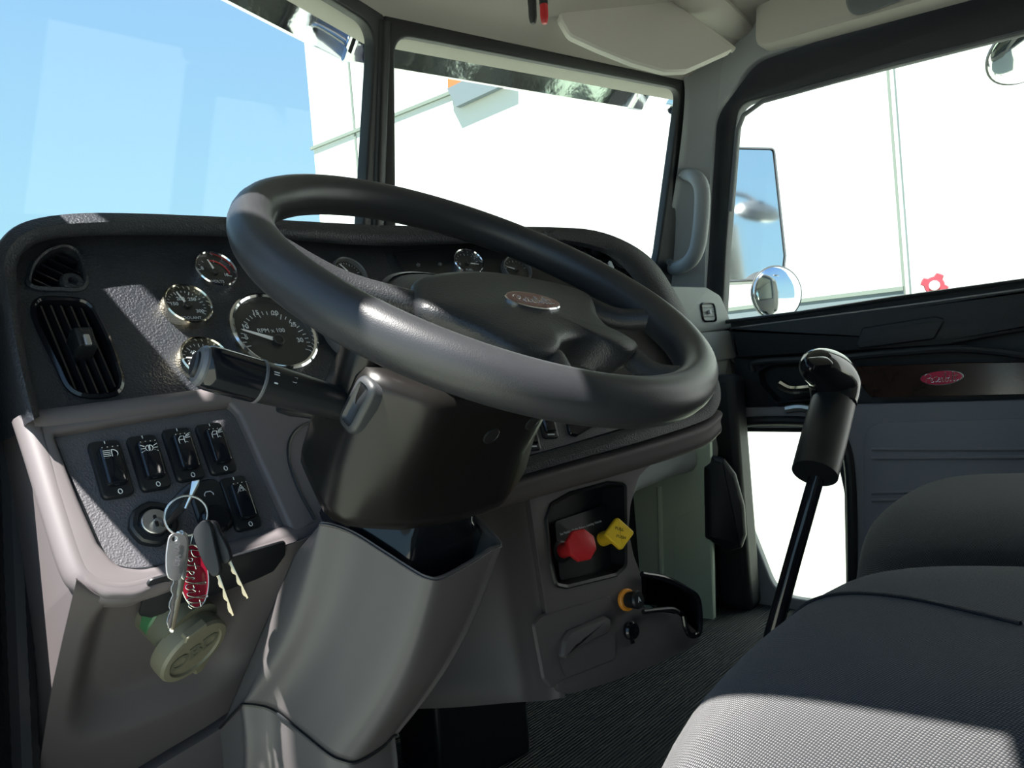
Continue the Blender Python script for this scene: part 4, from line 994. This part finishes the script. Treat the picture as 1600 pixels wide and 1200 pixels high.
# ------------------------------------------------ passenger door
def DX(off): return Fr((2.0-off+.0, 0, 0), (-1, 0, 0), (0, -1, 0))
D0 = Fr((2.03, 0, 0), (-1, 0, 0), (0, -1, 0))
dt = obj('door_1', plate(D0, fillet(D0.pxs([(1095, 1040), (1098, 440), (1112, 180), (1185, 84), (1600, -25), (1750, -60), (1750, 1300)]), [0, .1, .1, .14, 0, 0, 0]),
     [fillet(D0.pxs([(1128, 500), (1134, 380), (1148, 205), (1154, 162), (1640, 38), (1640, 436), (1400, 464), (1250, 486)]), [.004, .05, .05, .085, .02, .02, .05, .05], 12),
      fillet(D0.pxs([(1158, 690), (1158, 675), (1250, 676), (1300, 686), (1318, 770), (1322, 985), (1185, 962), (1170, 880)]), [.03, .03, .02, .05, .05, .05, .05, .05], 6)], .045, .008), 'door_black')
dt['kind'] = 'structure'
struct('window_3', plate(Fr((2.05, 0, 0), (-1, 0, 0), (0, -1, 0)), D0.pxs([(1110, 520), (1130, 130), (1700, 0), (1700, 450)]), [], .004, 0, 0), 'window_glass', smooth=0)
struct('window_4', plate(Fr((2.05, 0, 0), (-1, 0, 0), (0, -1, 0)), D0.pxs([(1140, 660), (1340, 660), (1340, 1010), (1160, 990)]), [], .004, 0, 0), 'window_glass', smooth=0)
def dchild(n, data, mt, **k): return obj(n, data, mt, dt, **k)
D1 = Fr((2.005, 0, 0), (-1, 0, 0), (0, -1, 0))
# bright channel strip under the glass
dchild('window_channel', [tube([D1.P(x, y) for x, y in ((1135, 503), (1250, 489), (1400, 466), (1620, 436))], .006, 8)], 'smooth_black')
dchild('glass_seal', tube([D0.P(x, y, .004) for x, y in ((1141, 330), (1152, 205), (1162, 180), (1192, 158), (1400, 100), (1620, 46))], .007, 8), 'bezel_grey')
# dark upper padding with ledge
up2 = fillet(D1.pxs([(1140, 512), (1400, 478), (1700, 436), (1700, 500), (1480, 540), (1150, 560)]), .006)
dchild('upper_pad', prof(D1, up2, [(0, -.02), (0, .0), (.004, .006), (.012, .008)]), 'door_black')
dchild('ledge_pocket', prof(D1, fillet(D1.pxs([(1340, 538), (1350, 512), (1462, 494), (1480, 498), (1462, 530), (1345, 545)]), .01), [(0, 0), (0, .012), (.003, .016), (.008, .017)]), 'door_black')
rl = [D1.P(x, y, .012) for x, y in ((1175, 580), (1185, 566), (1300, 560), (1400, 551), (1520, 546), (1700, 570))]
dchild('upper_rail', tube(catmull(rl, 5, False), .010, 10), 'door_black')
# handle pocket
hp2 = fillet(D1.pxs([(1190, 600), (1186, 580), (1205, 570), (1330, 566), (1322, 618), (1215, 628)]), .012)
dchild('handle_pocket', prof(D1, hp2, [(-.006, 0), (-.003, .008), (0, .008), (.003, .002), (.006, -.02)], False, True), 'smooth_black')
dchild('door_handle', [tube(catmull([D1.P(x, y, .022) for x, y in ((1218, 600), (1238, 609), (1275, 606), (1300, 600))], 5, False), .013, 10)], 'chrome', label='chrome inner door handle')
dchild('lock_lever', [tube(catmull([D1.P(x, y, .02) for x, y in ((1228, 640), (1250, 637), (1275, 642))], 5, False), .008, 8, flat=1.4)], 'brushed')
# dark wood strip and emblem
wo = fillet(D1.pxs([(1334, 572), (1500, 566), (1600, 565), (1700, 575), (1700, 614), (1480, 619), (1364, 621), (1352, 608)]), [.008, 0, 0, 0, 0, 0, .01, .01])
dchild('wood_strip', prof(D1, wo, [(0, 0), (0, .010), (.002, .012)]), 'wood', label='glossy dark wood strip')
de = D1.at(1471, 590, .012, 2)
e_ = dchild('door_emblem', prof(de, [V((.046*cos(a)*(1+.02*cos(3*a)), .018*sin(a))) for a in [2*pi*i/40 for i in range(40)]], [(0, 0), (0, .003), (.001, .004)]), 'chrome', label='red oval emblem with script lettering')
obj('emblem_enamel', prof(de, [V((.044*cos(a), .016*sin(a))) for a in [2*pi*i/40 for i in range(40)]], [(0, .003), (0, .0046)]), 'door_red', e_)
obj('emblem_script', strokes(de, SCRIPT, .0006, 0, 0, .005, .0125, smooth=True), 'chrome', e_)
# grey lower panel with pressed ribs
lo_ = D1.pxs([(1150, 638), (1400, 630), (1700, 622), (1700, 1200), (1335, 1200), (1338, 760), (1325, 690), (1300, 668), (1160, 668)])
dchild('lower_panel', prof(D1, fillet(lo_, [.006, 0, 0, 0, 0, .04, .03, .02, .01]), [(0, -.02), (0, .002), (.003, .005)]), 'door_grey')
ri = fillet(D1.pxs([(1352, 690), (1358, 670), (1378, 660), (1700, 652), (1700, 1100), (1356, 1100)]), [.02, .02, .02, 0, 0, 0])
dchild('inner_panel', prof(D1, ri, [(-.003, .004), (-.001, .009), (.002, .010)]), 'door_grey')
for y0_, y1_ in ((702, 702), (716, 714), (770, 762), (782, 776)):
    dchild('panel_rib', tube([D1.P(1362, y0_, .010), D1.P(1700, y1_, .010)], .0045, 8), 'door_grey')
# dark weatherstrip framing the low window
wsx = catmull([D1.P(x, y, .006) for x, y in ((1152, 940), (1140, 860), (1146, 700), (1156, 668), (1180, 658), (1290, 662), (1318, 690), (1330, 770), (1332, 990))], 5, False)
dchild('low_window_seal', tube(wsx, .014, 12), 'rubber')

# ------------------------------------------------ gear lever
gk = hY(1290, 640, .36); gb = V((.955, .50, .10))
gt = thing('gear_lever', gb, 'tall black gear lever with large angled shift knob between the seats', 'gear lever')
mid_ = hY(1283, 730, .362); low1 = hY(1212, 980, .41)
obj('shaft', [tube([mid_+V((-.008, 0, 0)), low1+V((-.006, 0, 0)), gb], .0105, 14), tube([mid_+V((.014, 0, .01)), low1+V((.012, 0, 0)), gb+V((.015, 0, 0))], .0065, 10)], 'gloss_black', gt)
s0, s1 = hY(1303, 625, .36), hY(1273, 740, .362)
obj('sleeve', tube([s0, s0.lerp(s1, .5), s1], [.0295, .030, .0295], 24, flat=1.0), 'smooth_black', gt)
kb = catmull([hY(x, y, .36) for x, y in ((1302, 632), (1304, 612), (1303, 596), (1293, 580), (1276, 572), (1264, 576))], 4, False)
n = len(kb); rr = [.030, .031, .032, .033, .0335, .034, .0345, .035, .035, .0345, .034, .033, .032, .0305, .029, .027, .0245, .021, .016, .010, .004]
obj('shift_knob', tube(kb, rr[:n], 24, flat=.95), 'gloss_black', gt, smooth=80)
obj('range_button', prof(Fr(hY(1281, 566, .33), (-.3, -.5, .8)), rrect(.03, .018, .006), [(0, -.004), (0, .002), (.002, .003)]), 'gloss_black', gt)
obj('gear_boot', lathe(Fr(gb-V((0, 0, .1)), (0, 0, 1)), [(.12, 0), (.11, .03), (.06, .07), (.04, .1), (.02, .12)], 24), 'rubber', gt)

# ------------------------------------------------ seats
def seat(name, label, cx, w, prof_yz, crown, lat, zside):
    t = thing(name, (cx, .0, .1), label, 'seat')
    rows = []
    xs = [-1.0, -.985, -.93, -.8, -.5, 0, .5, .8, .93, .985, 1.0]
    for y, z in prof_yz:
        r_ = []
        for a in xs:
            drop = (abs(a)**6)*lat; r_.append(V((cx+a*w/2, y-.0*abs(a)-(.03*a*a if y > .1 else 0), z+crown*(1-a*a)-drop)))
        rows.append(r_)
    return t, rows
py = [(.20, .18), (.24, .26), (.275, .34), (.285, .41), (.27, .46), (.225, .488), (.13, .503), (.0, .508), (-.2, .51), (-.5, .52)]
t, rows = seat('driver_seat', 'black woven fabric seat cushion nearest the camera, sunlit at its corner', .60, .60, py, .016, .10, .2)
obj('seat_cushion', patch(rows, 5, 5), 'seat_fabric', t, smooth=80, solid=.01)
sm = catmull([V((x, y, z)) for x, y, z in [(.33+.11*i, .20-.006*i, 0) for i in range(6)]], 4, False)
obj('seat_base', bx(.30, .76, -.4, .22, .0, .30), 'rubber', t, bevel=.03)
def ontop(data, x, y, up=.001):
    vs, fs = data; tr = BVHTree.FromPolygons([V(v) for v in vs], fs); h = tr.ray_cast(V((x, y, 2)), V((0, 0, -1))); return (h[0]+V((0, 0, up))) if h[0] else V((x, y, .49))
dsd = patch(rows, 5, 5)
sp_ = [hZ(x, y, .49) for x, y in ((1215, 940), (1262, 943), (1330, 958), (1420, 985), (1500, 1014), (1600, 1050))]
obj('piping', tube([ontop(dsd, p.x, p.y) for p in catmull(sp_, 5, False)], .0018, 8), 'door_black', t)
py2 = [(.32, .15), (.365, .25), (.38, .34), (.382, .40), (.365, .43), (.32, .45), (.22, .460), (.0, .465), (-.2, .47), (-.5, .475)]
t, rows = seat('passenger_seat', 'plain black fabric passenger seat cushion behind the gear lever', 1.375, .62, py2, .014, .09, .2)
obj('seat_cushion', patch(rows, 5, 5), 'seat_fabric', t, smooth=80, solid=.01)
obj('seat_base', bx(1.28, 1.72, -.4, .28, .0, .36), 'rubber', t, bevel=.03)

# ------------------------------------------------ headliner things
va, vb, vc = hY(880, 62, 1.04), hY(1035, 118, .90), hY(1142, 84, .80)
ZV = Fr(va, (vb-va).cross(vc-va), (1, 0, 0))
if ZV.n.z > 0: ZV = Fr(va, -ZV.n, (1, 0, 0))
vi = thing('inside_sun_visor', ZV.P(1010, 60), 'pale grey fabric sun visor folded against the headliner, passenger side', 'sun visor')
vo = fillet(ZV.pxs([(866, 12), (872, 38), (886, 62), (930, 82), (985, 104), (1035, 118), (1068, 117), (1142, 84), (1000, -30), (890, -60)]), [.01, .02, .03, .03, .03, .03, .03, .01, .01, .01])
obj('visor_panel', prof(ZV, vo, [(.004, -.02), (0, -.014), (0, .0), (.004, .006), (.01, .007)], True), 'visor_grey', vi)
obj('visor_flap', prof(ZV, fillet(ZV.pxs([(880, 22), (893, 50), (952, 78), (1052, 26), (985, -30), (900, -30)]), .02), [(0, .004), (0, .010), (.002, .012)]), 'visor_grey', vi)
obj('flap_line', [tube([ZV.P(893, 52, .0122), ZV.P(952, 79, .0122), ZV.P(1054, 26, .0122)], .0013, 6)], 'smooth_black', vi)
obj('visor_rod', tube([ZV.P(1146, 78, .0), ZV.P(1120, 58, -.01), ZV.P(980, -40, -.01)], .008, 10), 'visor_grey', vi)
# moulded ridge of the headliner behind the visor
rg = [hZ(x, y, 1.60) for x, y in ((1030, -60), (1060, -30), (1150, 50), (1168, 66))]
struct('trim_10', tube(catmull(rg, 5, False), [.05]*10+[.05, .048, .044, .036, .024, .01], 18, flat=.5, up=(0, 0, 1)), 'headliner')
for x, mt_, lb in ((832, 'rubber', 'small black plug hanging from the headliner beside the red one'), (850, 'red_plastic', 'small red plug hanging from the headliner beside the black one')):
    p = hY(x-1, -6, .97); q_ = hD(x+1, 37, (p-CAM).dot(FW))
    r_ = thing('hanging_plug', p, lb, 'plug')
    obj('plug_body', tube([p.lerp(q_, .3), p.lerp(q_, .75), p.lerp(q_, .95), q_], [.009, .009, .007, .005], 12), mt_, r_)
    obj('plug_stub', tube([p+V((0, 0, .02)), p.lerp(q_, .32)], .0095, 12), 'rubber', r_)
dl_ = ZV.P(1385, 0)
ro_ = hX(1384, -14, 1.9); RL = Fr(ro_, (-.6, 0, -.8), (0, -1, 0))
tag(obj('roof_lamp', prof(RL, rrect(.17, .07, .034, 8), [(0, -.02), (0, .004), (.006, .010), (.02, .012)]), 'bezel_grey'), 'grey oval roof lamp above the passenger door, cut by the frame', 'lamp')

# ================================================================== LIGHT
wd_ = bpy.data.worlds.new('world'); SC.world = wd_; wd_.use_nodes = True; nt = wd_.node_tree; bg = nt.nodes['Background']
tc = nt.nodes.new('ShaderNodeTexCoord'); sx = nt.nodes.new('ShaderNodeSeparateXYZ'); rp = nt.nodes.new('ShaderNodeValToRGB')
nt.links.new(tc.outputs['Generated'], sx.inputs[0]); nt.links.new(sx.outputs['Z'], rp.inputs['Fac']); nt.links.new(rp.outputs['Color'], bg.inputs['Color'])
e = rp.color_ramp.elements; e[0].position = 0.0; e[0].color = (.50, .80, 1.0, 1); e[1].position = 1; e[1].color = (.22, .44, .92, 1)
for p_, c_ in ((.18, (.46, .78, 1.0, 1)), (.45, (.36, .63, 1.0, 1))):
    k = e.new(p_); k.color = c_
bg.inputs['Strength'].default_value = 1.45
SUN = V((-.42, -.12, .90)).normalized()
sd = bpy.data.lights.new('sun', 'SUN'); so = bpy.data.objects.new('sun', sd); COL.objects.link(so)
sd.energy = 27.0; sd.angle = rad(.6); sd.color = (1.0, .96, .90)
so.rotation_euler = SUN.to_track_quat('Z', 'Y').to_euler(); so.location = (-3, 1, 6)
SC.view_settings.view_transform = 'Standard'; SC.view_settings.look = 'None'; SC.view_settings.gamma = 1; SC.view_settings.exposure = -.38
SC.view_settings.use_curve_mapping = False
SC.cycles.max_bounces = 10; SC.cycles.diffuse_bounces = 5; SC.cycles.transparent_max_bounces = 16; SC.cycles.use_denoising = True
SC.cycles.sample_clamp_indirect = 8
